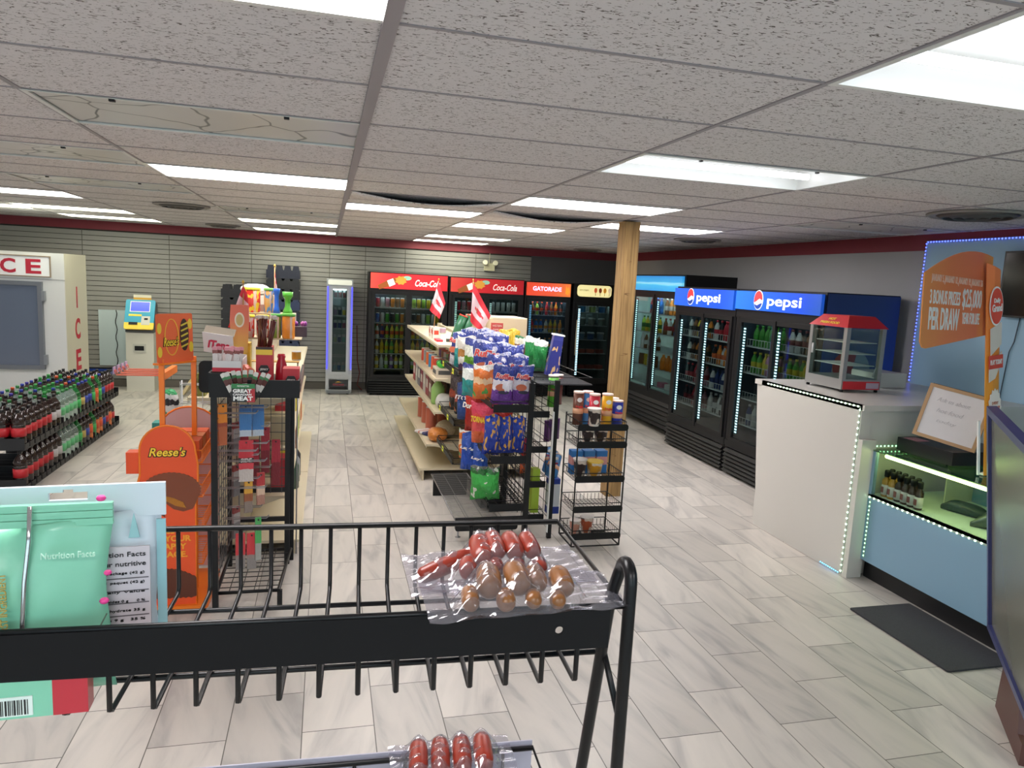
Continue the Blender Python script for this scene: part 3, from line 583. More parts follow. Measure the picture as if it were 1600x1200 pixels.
    # icy top serration on the letters
for ch, z_, w_ in (('I', 1.48, .03), ('C', 1.08, .14), ('E', .68, .14)):
    text(ch, ICER, t, (W+.0055, .4, z_), w_*1.35, .27, rot=(PI/2, 0, PI/2), bold=.03, name='letter')
d = MB(); x0, x1, z0, z1 = .35, 1.66, .6, 1.67; f = .05
d.box(x0, -.05, z0, x0+f, 0, z1); d.box(x1-f, -.05, z0, x1, 0, z1); d.box(x0+f, -.05, z0, x1-f, 0, z0+f); d.box(x0+f, -.05, z1-f, x1-f, 0, z1); dr = d.build('door', flat('#6d7178', .35, metal=.3), t)
MB().box(x0+f, -.03, z0+f, x1-f, -.004, z1-f).build('glass_pane', mat('dark_blue_glass', '#5d6779', .1, spec=.8), dr)
for z_ in (1.5, .72): MB().box(x1-.005, -.055, z_-.06, x1+.03, 0, z_+.06).build('hinge', flat('#7b7f84', .4), dr)
MB().box(0, -.004, 1.695, W, 0, 1.702).build('seam', flat('#8d8f8d'), t)
# ------------------------------------------------------------------ payment kiosk, wall sheet, bin, crates, board, cable
t = thing('payment_kiosk', 'white payment kiosk with slanted blue and yellow screen panel', 'kiosk', (-2.95, 12.02, 0))
KW_ = flat('#c8c6ba', .4)
b = MB(); b.box(0, 0, .0, .39, .36, .9); b.build('pedestal', KW_, t)
b = MB(); b.box(.1, -.012, .6, .28, 0, .73); b.build('slot_plate', flat('#b5b4aa', .4), t); MB().box(.125, -.016, .63, .255, -.012, .7).build('cash_slot', BLACKP, t)
head = MB(); head.prism([(-.02, .91), (.3, .91), (.3, 1.33), (.2, 1.36), (-.0, .95)], 'x', -.0, .39, 0); head.build('head_unit', flat('#55575a', .4), t)
A = math.atan2(.2, .43)
M_ = Matrix.Translation((.195, .06, 1.165)) @ Matrix.Rotation(-A, 4, 'X')
face = thingf = MB(); face.prism(rrect(-.205, -.24, .205, .24, .025), 'y', -.035, -.005); fo = face.build('front_panel', banded('kiosk_print', [(0, '#f2cf3c'), (.22, '#1f9ab8'), (1, '#1f9ab8')], .4, .01, 2, bump=0), t); fo.matrix_local = M_
MB().box(-.13, -.04, .05, .13, -.035, .2).build('screen', mat('kiosk_screen', '#4a58c8', .2, emit=.7), fo)
sf = MB(); sf.box(-.14, -.038, .04, .14, -.0355, .21); sf.build('screen_frame', WHT, fo)
MB().box(-.15, -.039, -.03, .03, -.035, .0).build('sticker', YEL, fo); MB().box(.03, -.039, -.17, .15, -.035, -.03).build('card_reader_plate', KW_, fo); MB().box(.07, -.043, -.09, .12, -.039, -.06).build('card_slot', BLACKP, fo)
MB().box(-.14, -.043, -.17, -.02, -.035, -.13).build('receipt_slot', BLACKP, fo)
MB().box(.08, .18, 1.33, .33, .19, 1.47).build('top_card', banded('card_cream', [(0, '#ded6bf'), (.4, '#d8a23c'), (.7, '#ded6bf')], .5, .01, 2, bump=0), t)
o = MB().box(-3.42, 12.405, .34, -2.98, 12.428, 1.21).build('wall_sheet', flat('#b8c6c8', .5)); tag(o, 'pale grey rectangular sheet on slatwall between ice freezer and kiosk', 'panel')
o = MB().path([(-3.17+.012*math.sin(k*1.3), 12.395, 1.21-k*.05) for k in range(20)], .006, 5).build('power_cable', BLACKP); tag(o, 'black cable hanging down over the pale sheet on the slatwall', 'cable')
o = MB().path([(.5, 12.39, 1.1), (.52, 12.39, .5), (.56, 12.38, .3), (.52, 12.3, .1), (.6, 12.25, .02)], .008, 5).build('power_cable', flat('#7a2a22')); tag(o, 'red-brown cable on the wall left of the cola coolers', 'cable')
o = MB().obox((-2.02, 10.5, .1), .04, .5, .24, Matrix.Rotation(.5, 3, 'Y')).build('wooden_board', flat('#c8b68a', .6)); tag(o, 'small pale board leaning on the floor right of the kiosk', 'board'); o.location.z = .035; o.location.y = 1.3
t = thing('storage_bin', 'blue plastic bin with black rim behind the soda bottles', 'bin', (-3.3, 11.35, 0))
b = MB()
for (s0, z0_), (s1, z1_) in (((.22, 0), (.29, .4)),):
    vs = [(-s0, -s0*.7, 0), (s0, -s0*.7, 0), (s0, s0*.7, 0), (-s0, s0*.7, 0), (-s1, -s1*.7, .4), (s1, -s1*.7, .4), (s1, s1*.7, .4), (-s1, s1*.7, .4)]
    k = .92; vs += [(x*k, y*k, z_+(.02 if z_ == 0 else 0)) for x, y, z_ in vs]
    b.add(vs, [(0,1,2,3), (0,1,5,4), (1,2,6,5), (2,3,7,6), (3,0,4,7), (8,9,10,11), (8,9,13,12), (9,10,14,13), (10,11,15,14), (11,8,12,15), (4,5,13,12), (5,6,14,13), (6,7,15,14), (7,4,12,15)])
b.build('tub', flat('#23408f', .4), t)
MB().path([(-.3, -.21, .4), (.3, -.21, .4), (.3, .21, .4), (-.3, .21, .4)], .022, 8, closed=True).build('rim', BLACKP, t)
# empty soda crate stacks against the slatwall
def crate_stack(x0, x1, n, y, lab, cs, z00=0):
    hh = .166
    for k in range(n):
        b = MB(); z_ = z00+k*hh; w_ = x1-x0; D = .3; tz = .165 if k < n-1 else .2
        b.box(x0, y, z_, x1, y+.012, z_+.13); b.box(x0, y+D-.012, z_, x1, y+D, z_+.13); b.box(x0, y+.012, z_, x0+.012, y+D-.012, z_+.13); b.box(x1-.012, y+.012, z_, x1, y+D-.012, z_+.13); b.box(x0+.012, y+.012, z_, x1-.012, y+D-.012, z_+.012)
        nn = 4
        for q in range(nn):
            xa = x0+w_*(q+.12)/nn; xb = x0+w_*(q+.88)/nn
            for yy in (y, y+D-.012): b.prism([(xa, z_+.13), (xb, z_+.13), (xb-.012, z_+tz), (xa+.012, z_+tz)], 'y', yy, yy+.012)
            for m_ in (1,): b.box(xa+.03, y-.006, z_+.03, xb-.03, y, z_+.1, 0)
        o = b.build('bottle_crate', flat(cs[k % len(cs)], .45)); tag(o, '%s plastic bottle crate, %s from the floor in the %s stack' % (cname(cs[k % len(cs)]), ORD[k+1], lab), 'crate', 'empty bottle crates by the wall')
crate_stack(-1.6, -.96, 10, 12.08, 'left', ['#1c1c20'])
crate_stack(-.93, -.42, 12, 12.08, 'right', ['#1c1c20', '#1d2030', '#20242f', '#1b1d28', '#272f4a', '#222a44', '#222a44', '#1d2030', '#2a3454', '#1b1b20'])
t = thing('emergency_light', 'twin-head emergency light on the back wall above the cola coolers', 'emergency light', (2.74, 12.38, 2.13))
MB().box(-.09, 0, 0, .09, .05, .13).build('housing', flat('#cfc8a8', .5), t)
for s_ in (-.09, .09): MB().lathe([(.02, 0), (.045, .03), (.045, .06), (.04, .065)], 12).build('lamp_head', flat('#d8d3bb', .4), t, (s_, .0, .12), (PI/2-.3, 0, 0))
MB().rod((0, .03, .13), (0, .03, .3), .006, 5).build('cable', flat('#b8b39c'), t)
# ------------------------------------------------------------------ two-litre soda bottles in stacked shells
SODA = {'cola': ('#17090a', '#b8202a', '#b3202a', 'red-label dark cola bottle'), 'diet': ('#17090a', '#b9b6b8', '#8a8a8e', 'silver-label dark cola bottle'), 'lime': ('#1f7a3a', '#3fae5a', '#2f8a3e', 'green soda bottle'),
        'clear': ('#9fb3ab', '#5fb57a', '#2f7a3e', 'clear green-label soda bottle'), 'root': ('#23130c', '#b8a25a', '#3a2a8a', 'brown tan-label soda bottle'), 'navy': ('#141627', '#2c3f9a', '#22308a', 'dark blue-label soda bottle'), 'orange': ('#c86a2a', '#d8542a', '#b84a22', 'orange soda bottle')}
BM = {}
for k, (liq, lb, cp_, d_) in SODA.items():
    body = MB().lathe([(.035, 0), (.052, .012), (.055, .05), (.053, .1), (.053, .19), (.055, .2)], 12); body.lathe([(.055, .2), (.05, .235), (.035, .265), (.018, .29), (.014, .3), (.014, .305)], 12, mi=1)
    BM[k] = (body.mesh('soda_bottle', [flat(liq, .12, spec=.8), glassy('pet_'+k, {'lime': '#5fc07a', 'clear': '#cfe0d6'}.get(k, '#8f7f78'), 1.5, .08, .35, {'lime': '#2f9a4a', 'clear': '#a9b8b2'}.get(k, '#4a3a36'))]),
             MB().lathe([(.0555, .1), (.0555, .175)], 12).mesh('label', [flat(lb, .4)]), MB().lathe([(.0165, .3), (.0165, .322), (.013, .326)], 10).mesh('cap', [flat({'cola': '#1c1c1e', 'diet': '#1c1c1e'}.get(k, cp_), .4)]), d_)
rowkind = ['cola','cola','cola','cola','cola','cola','diet','diet','clear','clear','clear','clear','lime','root','navy','navy','lime','orange','lime','navy','cola','cola']
caps = {'a': '#2a2a8a'}
CR = MB()
CRM = flat('#1a1a1d', .45)
y = 6.75; r_ = 0; DX = .118
while y < 9.45:
    nc = 5
    for c in range(nc):
        for tier in (0, 1):
            if tier == 0 and c > 0: continue
            k = rowkind[r_ % len(rowkind)]
            if c and (r_*3+c*5) % 7 < 3: k = rowkind[(r_+3+c) % len(rowkind)]
            if tier == 0 and r_ > 12 and r_ % 3 == 0: k = 'orange'
            x = -2.49-c*DX
            bo = inst('soda_bottle', BM[k][0], '%s, %s tier, row %s, %s column from aisle' % (BM[k][3], 'top' if tier else 'bottom', ['one','two','three','four','five','six','seven','eight','nine','ten','eleven','twelve','thirteen','fourteen','fifteen','sixteen','seventeen','eighteen','nineteen','twenty','twenty-one','twenty-two','twenty-three','twenty-four'][r_], ORD[c+1]), 'bottle', (x, y, .353*tier+.0125), (0, 0, random.uniform(0, 6)), 'soda bottles on the floor display')
            child('label', BM[k][1], bo); child('cap', BM[k][2], bo)
    r_ += 1; y += .118
# black shells: one per 2x4 block per tier
nsh = 0
y = 6.69
while y < 9.4:
    for tier in (0, 1):
        b = MB(); z_ = .353*tier; x1 = -2.43; x0 = x1-.118*5
        b.box(x0, y, z_, x1, y+.46, z_+.01)
        for q in range(5):
            yy = y+.118*q-.006+(.0 if q else .006)
            b.box(x0, yy, z_+.01, x1, yy+.006, z_+(.1 if q in (0, 4) else .07))
            if q < 4:
                b.box(x1-.006, yy+.012, z_+.01, x1, yy+.1, z_+.05)
                b.box(x0, yy+.012, z_+.01, x0+.006, yy+.1, z_+.05)
        o = b.build('bottle_shell', CRM); nsh += 1
        tag(o, 'black plastic shell under the %s tier of soda bottles, %s from near end' % ('top' if tier else 'bottom', ORD[int((y-6.6)/.472)+1]), 'crate', 'black shells of the soda display')
    y += .472
# ------------------------------------------------------------------ crisp bags
def bagmesh(W, H, T, seed=0, crimp=.05):
    rnd = random.Random(seed); nx, nz = 16, 22; b = MB(); vs = []
    ph = [rnd.uniform(0, 6) for _ in range(6)]
    for side in (-1, 1):
        for j in range(nz+1):
            v = j/nz
            pin = 1-.08*math.sin(PI*v)
            for i in range(nx+1):
                u = i/nx
                x = (u-.5)*W*pin*(1+.02*math.sin(9*v+ph[0]))
                e = max(0, min((v-crimp)/(1-2*crimp), 1)); tt = (math.sin(PI*e)**.45 if 0 < e < 1 else 0)*(math.sin(PI*u)**.6 if 0 < u < 1 else 0)
                tt *= 1+.16*math.sin(9*u+ph[1]+6*v)+.14*math.sin(12*v+ph[2]+4*u)+.07*math.sin(27*u-19*v+ph[4])
                tt *= 1.1-.25*v
                y = side*(T/2*tt+.0008)
                if v > .75: y += .011*math.sin(u*13+ph[3])*(v-.75)*4; x *= 1-.07*(v-.75)*4*math.sin(ph[5])**2
                if v < .12: y += .008*math.sin(u*11+ph[5])*(.12-v)*8
                vs.append((x, y, v*H*(1+.035*math.sin(u*6+ph[2])*v)))
    n = (nx+1)*(nz+1); fs = []
    for s_ in (0, 1):
        for j in range(nz):
            for i in range(nx):
                a = s_*n+j*(nx+1)+i; fs.append((a, a+1, a+nx+2, a+nx+1))
    for j in range(nz):
        for i in (0, nx): a = j*(nx+1)+i; fs.append((a, a+nx+1, n+a+nx+1, n+a))
    for i in range(nx):
        for j in (0, nz): a = j*(nx+1)+i; fs.append((a, a+1, n+a+1, n+a))
    b.add(vs, fs, 0, True); return b
BAGM = {
 'purple': (banded('ridged_purple', [(0, '#733f9c'), (.36, '#e4e0ea'), (.62, '#2d3c8e'), (.9, '#3c4a96'), (.95, '#c9cbe0')], .2, .07, bump=1, nscale=12), 'Ruffles', '#d8363c', 'purple-bottomed ridged crisp bag'),
 'ruffles': (banded('ridged_blue', [(0, '#e6e3e6'), (.2, '#d8d4dc'), (.48, '#2d3c8e'), (.8, '#3a4794'), (.92, '#b9bedc')], .2, .1, bump=1, nscale=12, spots=('#d6d3e4', .62, 5)), 'Ruffles', '#e2433c', 'blue and white ridged crisp bag'),
 'green': (banded('ridged_green', [(0, '#5e9a36'), (.5, '#dcdfd2'), (.8, '#2b3a86'), (1, '#27357e')], .25, .07), None, None, 'green-bottomed ridged crisp bag'),
 'teal': (banded('ridged_teal', [(0, '#1f8f90'), (.55, '#dfe6e2'), (.85, '#2b3a86'), (1, '#27357e')], .25, .07), None, None, 'teal-bottomed crisp bag'),
 'orange': (banded('ridged_orange', [(0, '#dd7432'), (.45, '#e5c29a'), (.62, '#dd7432'), (.85, '#e8e4da'), (1, '#e8e4da')], .25, .1, spots=('#4f9a44', .66, 3)), None, None, 'orange and green crisp bag'),
 'brown': (banded('ridged_brown', [(0, '#5b3b5a'), (.2, '#e2ded6'), (.4, '#b07a3f'), (.6, '#e2ded6'), (1, '#2b3a86')], .25, .07), None, None, 'white and brown crisp bag'),
 'dred': (banded('corn_red', [(0, '#a8261f'), (.5, '#b52a22'), (1, '#8d1f22')], .25, .05, bump=1, nscale=11), 'Doritos', '#f2f0ea', 'red corn chip bag'),
 'dblue': (banded('corn_blue', [(0, '#2a4a8a'), (.5, '#24407c'), (1, '#2d3a6a')], .25, .05, bump=1, nscale=11), 'ITOS', '#e8e8ea', 'blue corn chip bag'),
 'dark': (banded('corn_dark', [(0, '#2c2526'), (.35, '#8f3d2a'), (.55, '#3a2c30'), (1, '#772a30')], .25, .08, bump=1, nscale=11, spots=('#d6702a', .66, 3)), None, None, 'black and red corn chip bag'),
 'cheet': (banded('puff_pink', [(0, '#e0663c'), (.3, '#de4f52'), (.7, '#d9405c'), (1, '#c63a50')], .25, .08, bump=1, nscale=11), 'TORNADO', '#f3d92e', 'pink and orange puffed snack bag'),
 'lays': (banded('deep_blue', [(0, '#23389a'), (.4, '#2a44a8'), (1, '#1f2f80')], .22, .06, bump=1, nscale=11, spots=('#dca95a', .57, 4.5)), None, None, 'deep blue crisp bag with yellow spots'),
 'laysb': (banded('royal_blue', [(0, '#2450b4'), (.5, '#2c55b0'), (1, '#21449a')], .22, .06, bump=1, nscale=11), "Lay's", '#f0ede0', 'royal blue crisp bag'),
 'lime': (banded('bright_green', [(0, '#39a045'), (.5, '#3fae4c'), (.8, '#2c6a34'), (.9, '#6a6e68')], .25, .12, bump=1, nscale=9, spots=('#cfd6c4', .64, 4)), None, None, 'bright green bag with silver top'),
 'yellow': (banded('butter_yellow', [(0, '#c99a2e'), (.5, '#e2bc3c'), (1, '#e6c04a')], .25, .06, spots=('#e9e2c8', .66, 3)), None, None, 'yellow crisp bag'),
 'cream': (banded('cream_green', [(0, '#d9d4bd'), (.4, '#8a5c3c'), (.7, '#e0dcc8'), (.9, '#3b7a4a'), (1, '#d9c23c')], .25, .08), None, None, 'cream and brown crisp bag'),
 'dgreen': (banded('deep_green', [(0, '#2b7a42'), (.4, '#2c8a46'), (.8, '#dfe0da'), (1, '#cfd2b0')], .25, .06), None, None, 'deep green crisp bag with pale panel'),
}
BMESH = {}
def bag(kind, x, y, z, rz, W, H, T, label, lean=0, txt=True, group='crisp bags on the black wire rack'):
    mt, s_, sc, dd = BAGM[kind]
    key = (kind, round(W, 2), round(H, 2), random.randint(0, 2))
    if key not in BMESH: BMESH[key] = bagmesh(W, H, T, seed=key[3]).mesh('crisp_bag', mt)
    o = inst('crisp_bag', BMESH[key], label, 'crisp bag', (x, y, z+.004), (lean+random.uniform(-.06, .1), random.uniform(-.07, .07), rz+random.uniform(-.12, .12)), group)
    if s_ and txt:
        zt = .74 if kind in ('purple', 'ruffles') else .6
        if kind in ('purple', 'ruffles'): text(s_, WHT, o, (0, -T*.5-.003, H*zt), W*.84, W*.27, shear=.15, bold=.09, rot=(PI/2, .1, 0), name='lettering_outline')
        text(s_, flat(sc, .4), o, (0, -T*.5-.006, H*zt), W*.8, W*.23 if len(s_) > 6 else W*.2, shear=.15, bold=.03, rot=(PI/2, .1, 0), name='lettering')
        if kind in ('purple', 'ruffles'):
            MB().prism([(W*.26*math.cos(a*PI/8)-W*.12, H*.46+W*.16*math.sin(a*PI/8)) for a in range(16)], 'y', -T*.5-.004, -T*.5-.002).build('crisp_picture', flat('#c8684a', .5), o)
            MB().prism([(W*.25*math.cos(a*PI/8), H*.34+W*.08*math.sin(a*PI/8)) for a in range(16)], 'y', -T*.5-.005, -T*.5-.003).build('flavour_badge', flat('#2c2840', .5), o)
        if kind == 'cheet': pass
    return o
# ------------------------------------------------------------------ black wire racks in the middle
def wire_shelf(x0, y0, x1, y1, z, nx, lip=.05, lipside='both', n2=3):
    b = MB()
    b.path([(x0, y0, z), (x1, y0, z), (x1, y1, z), (x0, y1, z)], .005, 6, closed=True)
    k = int((y1-y0)/nx)
    for q in range(1, k): b.rod((x0, y0+(y1-y0)*q/k, z), (x1, y0+(y1-y0)*q/k, z), .0022, 4)
    for q in range(1, n2): b.rod((x0+(x1-x0)*q/n2, y0, z-.004), (x0+(x1-x0)*q/n2, y1, z-.004), .003, 4)
    if lip:
        b.path([(x0, y0, z+lip), (x1, y0, z+lip), (x1, y1, z+lip), (x0, y1, z+lip)], .0035, 5, closed=True)
        for q in range(k+1): b.rod((x0, y0+(y1-y0)*q/k, z), (x0, y0+(y1-y0)*q/k, z+lip), .0022, 4)
    return b
def tagcard(t, x, y, z, rz=-PI/2, lab='yellow price tag'):
    o = MB().box(-.036, -.003, -.022, .036, 0, .022).build('price_tag', flat('#e4e83a', .5), t, (x, y, z), (0, 0, rz))
    MB().box(-.02, -.0038, -.005, .016, -.003, .008).build('price_print', BLK, o)
def chip_rack(label, x0s, y0, y1, xb, zs, top, tags, frontplate=True):
    t = thing('wire_display_rack', label, 'display rack', (0, 0, 0), 0, 'black wire snack racks')
    f = MB()
    for y in (y0, y1):
        f.box(xb-.02, y-.015, .06, xb+.02, y+.015, top)
    f.path([(xb, y0, top), (xb, y0+.03, top+.03), (xb, y1-.03, top+.03), (xb, y1, top)], .012, 6)
    f.build('upright_frame', BLACKM, t)
    g_ = MB(); n = int((top-.2)/.09)
    for q in range(n): g_.rod((xb, y0, .2+q*.09), (xb, y1, .2+q*.09), .0028, 4)
    for q in range(1, 6): g_.rod((xb, y0+(y1-y0)*q/6, .15), (xb, y0+(y1-y0)*q/6, top), .0028, 4)
    g_.build('back_grid', BLACKM, t)
    for x0, z in zip(x0s, zs):
        s_ = wire_shelf(x0, y0, xb-.02, y1, z, .05).build('shelf', BLACKM, t)
        st = MB().box(x0-.012, y0, z-.005, x0-.007, y1, z+.035).build('price_strip', BLACKP, s_)
        if frontplate: MB().box(x0, y0-.008, z-.03, xb+.02, y0-.005, z+.03).build('front_lip', BLACKP, s_)
    for (k, y) in tags: tagcard(t, x0s[k]-.013, y, zs[k]+.014)
    return t
t = chip_rack('black wire crisp rack, nearest unit with the purple bags in front', (1.2, 1.2, 1.2), 5.08, 5.76, 1.49, (1.03, .64, .27), 1.22, [])
t = thing('floor_wire_shelf', 'empty low grey wire shelf on the floor at the foot of the crisp racks', 'shelf')
b = wire_shelf(.94, 5.05, 1.27, 6.3, .2, .028, 0).build('wire_deck', mat('steel_grey_wire', '#8b8a88', .35, .6), t)
MB().box(.94, 5.02, .165, 1.46, 5.04, .215).build('base_rail', BLACKM, t)
b = MB().prism(rrect(.97, .06, 1.46, .14, .02), 'y', 5.17, 5.2).build('base_rail', BLACKM, t)
for x in (1.0, 1.43):
    MB().lathe([(.022, 0), (.022, .004), (.006, .01), (.006, .09)], 8).build('leveling_foot', WIRE, t, (x, 5.215, 0))
MB().box(.96, 6.28, .0, 1.27, 6.3, .19).build('rear_rail', BLACKM, t)
t = chip_rack('black wire crisp rack behind the nearest unit, carrying yellow price tags', (1.06, 1.05, 1.05), 5.8, 6.68, 1.49, (1.17, .75, .42), 1.3, [(0, 6.5), (0, 5.98), (1, 6.55), (1, 6.1), (2, 6.3)], False)
MB().box(1.3, 5.8, .03, 1.5, 6.68, .12).build('base_box', BLACKM, t)
B_ = bag
B_('purple', 1.280, 5.17, 1.04, -.1, .17, .3, .09, 'front left purple-bottomed ridged crisp bag on the nearest top wire shelf')
B_('purple', 1.440, 5.2, 1.04, -.05, .16, .3, .09, 'front right purple-bottomed ridged crisp bag beside the black post')
B_('orange', 1.17, 5.33, 1.05, -.7, .17, .27, .09, 'orange and green crisp bag left of the purple bags', txt=False)
B_('teal', 1.12, 5.52, 1.04, -.8, .19, .26, .1, 'teal and white crisp bag spilling over the nearest top shelf', lean=0)
B_('ruffles', 1.31, 5.42, 1.04, -.25, .19, .36, .09, 'blue ridged crisp bag standing right behind the front left purple bag')
B_('ruffles', 1.44, 5.36, 1.04, -.1, .17, .36, .09, 'blue ridged crisp bag standing right behind the front right purple bag')
B_('ruffles', 1.260, 5.58, 1.1, -.3, .25, .38, .1, 'largest blue ridged crisp bag with red lettering, middle of the heap')
B_('ruffles', 1.460, 5.6, 1.1, 3.0, .2, .36, .09, 'crisp bag turned to show its white back, right of the largest one', txt=False)
B_('green', 1.185, 5.82, 1.18, -.8, .2, .29, .1, 'green-bottomed crisp bag above a yellow price tag on the top shelf')
B_('brown', 1.175, 6.02, 1.18, -.8, .18, .3, .09, 'white and brown crisp bag next to the green-bottomed bag')
B_('teal', 1.165, 6.22, 1.18, -.8, .18, .3, .09, 'teal-bottomed crisp bag behind the white and brown bag')
B_('ruffles', 1.155, 6.42, 1.18, -.8, .18, .3, .09, 'farthest left blue and white crisp bag on the far top shelf')
for k in range(4): B_('ruffles', 1.3, 5.86+.2*k, 1.2, -.4, .18, .32, .08, 'blue white crisp bag, inner row of top shelf, %s from front' % ORD[k+1], txt=False)
for k in range(4): B_('ruffles', 1.43, 5.94+.2*k, 1.2, -.2, .16, .31, .08, 'blue and white crisp bag against the back grid, %s from the front' % ORD[k+1], txt=False)
B_('lays', 1.210, 5.16, .66, -.2, .13, .3, .09, 'leftmost deep blue yellow-spotted crisp bag on the nearest middle shelf')
B_('lays', 1.330, 5.18, .66, -.1, .12, .29, .08, 'middle deep blue yellow-spotted crisp bag on the nearest middle shelf')
B_('lays', 1.430, 5.2, .66, 0, .11, .28, .08, 'rightmost deep blue yellow-spotted crisp bag on the nearest middle shelf')
B_('cheet', 1.200, 5.36, .7, -.6, .2, .33, .11, 'pink and orange puffed snack bag with yellow lettering')
B_('dred', 1.38, 5.52, .68, -.3, .2, .32, .1, 'red bag behind the pink puffed snack bag', txt=False)
B_('dred', 1.195, 5.68, .72, -.7, .2, .37, .11, 'large red corn chip bag below the green-bottomed bag')
B_('dblue', 1.175, 5.98, .76, -.7, .18, .33, .1, 'blue corn chip bag left of the large red bag')
B_('dark', 1.175, 6.2, .76, -.8, .17, .32, .09, 'black and orange corn chip bag, nearer of two dark ones', txt=False)
B_('dark', 1.165, 6.42, .76, -.8, .17, .34, .09, 'black and orange corn chip bag, farther of two dark ones', txt=False)
B_('laysb', 1.155, 5.68, .4, -.7, .15, .31, .1, 'royal blue crisp bag hanging beside a yellow tag on the lower shelf')
B_('laysb', 1.215, 5.5, .36, -.6, .14, .31, .1, 'royal blue crisp bag just right of the other royal blue one')
B_('orange', 1.185, 5.93, .43, -.8, .16, .26, .09, 'orange snack bag on the far lower wire shelf', txt=False)
B_('lime', 1.200, 5.22, .29, -.15, .23, .28, .13, 'bright green bag with silver top at the low front of the rack', lean=.12)
# right-hand rack of the pair
t = thing('wire_display_rack', 'black wire rack right of the crisp racks with basket shelf on top', 'display rack', (0, 0, 0), 0, 'black wire snack racks')
f = MB()
for x, y in ((1.7, 5.12), (1.7, 6.72)): MB().box(x-.016, y-.016, .0, x+.016, y+.016, 1.24).build('post', BLACKM, t)
MB().box(1.678, 5.098, .05, 1.684, 5.13, 1.0).build('white_edge_strip', WHT, t)
for z, x1 in ((1.19, 2.03), (.96, 1.88), (.68, 1.88), (.4, 1.88), (.13, 1.88)):
    s_ = wire_shelf(1.56, 5.26, x1 if z > 1 else 1.68, 6.72, z, .03 if z > 1 else .045, .055).build('shelf', BLACKM, t)
    if z > 1:
        MB().box(1.6, 5.25, z-.004, 2.03, 5.9, z+.0).build('shelf_plate', flat('#35353a', .4), s_)
    else:
        MB().box(1.55, 5.24, z-.03, 1.69, 5.255, z+.02).build('front_lip', BLACKP, s_)
g_ = MB()
for q in range(11): g_.rod((1.7, 5.14, .15+q*.1), (1.7, 6.7, .15+q*.1), .0028, 4)
for q in range(1, 9): g_.rod((1.7, 5.12+.178*q, .1), (1.7, 5.12+.188*q, 1.2), .0028, 4)
g_.build('side_grid', BLACKM, t)
R2 = 'snacks on the right wire rack'
bag('dgreen', 1.79, 6.2, 1.195, -.1, .14, .28, .08, 'deep green crisp bag standing in the top basket, left of the pair', group=R2)
bag('dgreen', 1.8, 5.98, 1.195, -.1, .13, .27, .08, 'deep green crisp bag standing in the top basket, right of the pair', group=R2)
bag('cream', 1.74, 6.36, 1.195, -.2, .15, .27, .08, 'cream and brown crisp bag left of the deep green bags', group=R2)
bag('yellow', 1.6, 6.42, 1.19, -.1, .14, .32, .08, 'yellow crisp bag, left of two, below the cardboard cartons', group=R2)
bag('yellow', 1.7, 6.62, 1.19, -.1, .15, .32, .08, 'yellow crisp bag, right of two, below the cardboard cartons', group=R2)
bag('cheet', 1.59, 5.5, .415, .2, .1, .3, .06, 'dark pink packet behind the black post', txt=False, group=R2)
def box_item(name, label, cat, x0, y0, z0, x1, y1, z1, m, group=None, rz=0, tx=None):
    o = MB().box(-(x1-x0)/2, -(y1-y0)/2, 0, (x1-x0)/2, (y1-y0)/2, z1-z0).build(name, m, None, ((x0+x1)/2, (y0+y1)/2, z0), (0, 0, rz)); tag(o, label, cat, group)
    if tx: text(tx[0], flat(tx[1], .5), o, (0, -(y1-y0)/2-.001, (z1-z0)*tx[3]), (x1-x0)*tx[2], tx[4] if len(tx) > 4 else None, bold=.02)
    return o
def canister(x, y, z, r, h, colr, label, lid='#e9d9cf', lean=0, rz=0, face=True, group='tall crisp tubes', rot=None, sc='#e8c23a'):
    b = MB().lathe([(r, 0), (r, h*.95)], 16).lathe([(r, h*.95), (r*1.04, h*.95), (r*1.04, h), (r*.98, h)], 16, mi=1)
    o = b.build('crisp_tube', [flat(colr, .3), flat(lid, .4)], None, (x, y, z), rot or (lean, 0, rz)); tag(o, label, 'crisp tube', group)
    if face:
        MB().lathe([(r*1.004, h*.34), (r*1.004, h*.5)], 16).build('flavour_band', flat('#e8b08a', .4), o)
        for rz_ in (.0,):
            text('Pringles', flat('#d8342c', .4), o, (0, -r*1.03, h*.55), r*1.4, h*.1, bold=.03)
            MB().prism([(r*.5*math.cos(a*PI/8), h*.76+r*.42*math.sin(a*PI/8)) for a in range(16)], 'y', -r*1.03, -r*.9).build('round_badge', WHT, o)
    return o
b = MB(); b.prism([(-.055, 0), (.055, 0), (.04, .34), (-.04, .34)], 'y', -.04, .04); b.prism([(-.05, .34), (.05, .34), (.05, .352), (-.05, .352)], 'y', -.045, .045, 1)
o = b.build('cracker_box', [banded('night_blue_box', [(0, '#2b2f80'), (.85, '#3a3f90'), (1, '#e2dfe6')], .4, .02, spots=('#d8b07a', .64, 4), bump=0), WHT], None, (1.85, 5.76, 1.195), (0, .12, -.1)); tag(o, 'tall dark blue tapered snack box with golden triangles and white cap', 'snack box')
canister(1.79, 5.5, .972, .042, .26, '#5fb43a', 'bright green crisp tube inside the right rack under the basket')
canister(1.87, 5.62, .972, .04, .25, '#7a3430', 'dark red crisp tube right of the green tube inside the rack', face=False)
for k in range(3): canister(1.745+.055*k, 5.45+.05*k, .695, .026, .17, '#5a2a6a', 'small purple tube on the middle shelf of right rack, %s from left' % ORD[k+1], lid='#6a3a7a', face=False, group='small purple tubes')
for k in range(3): canister(1.765+.012*k, 5.3+.13*k, .42+.0*k, .034, .24, '#3f82c0', 'blue crisp tube tipped sideways low in right rack, %s from left' % ORD[k+1], rot=(-.9, 0, -.5), group='tipped blue crisp tubes')
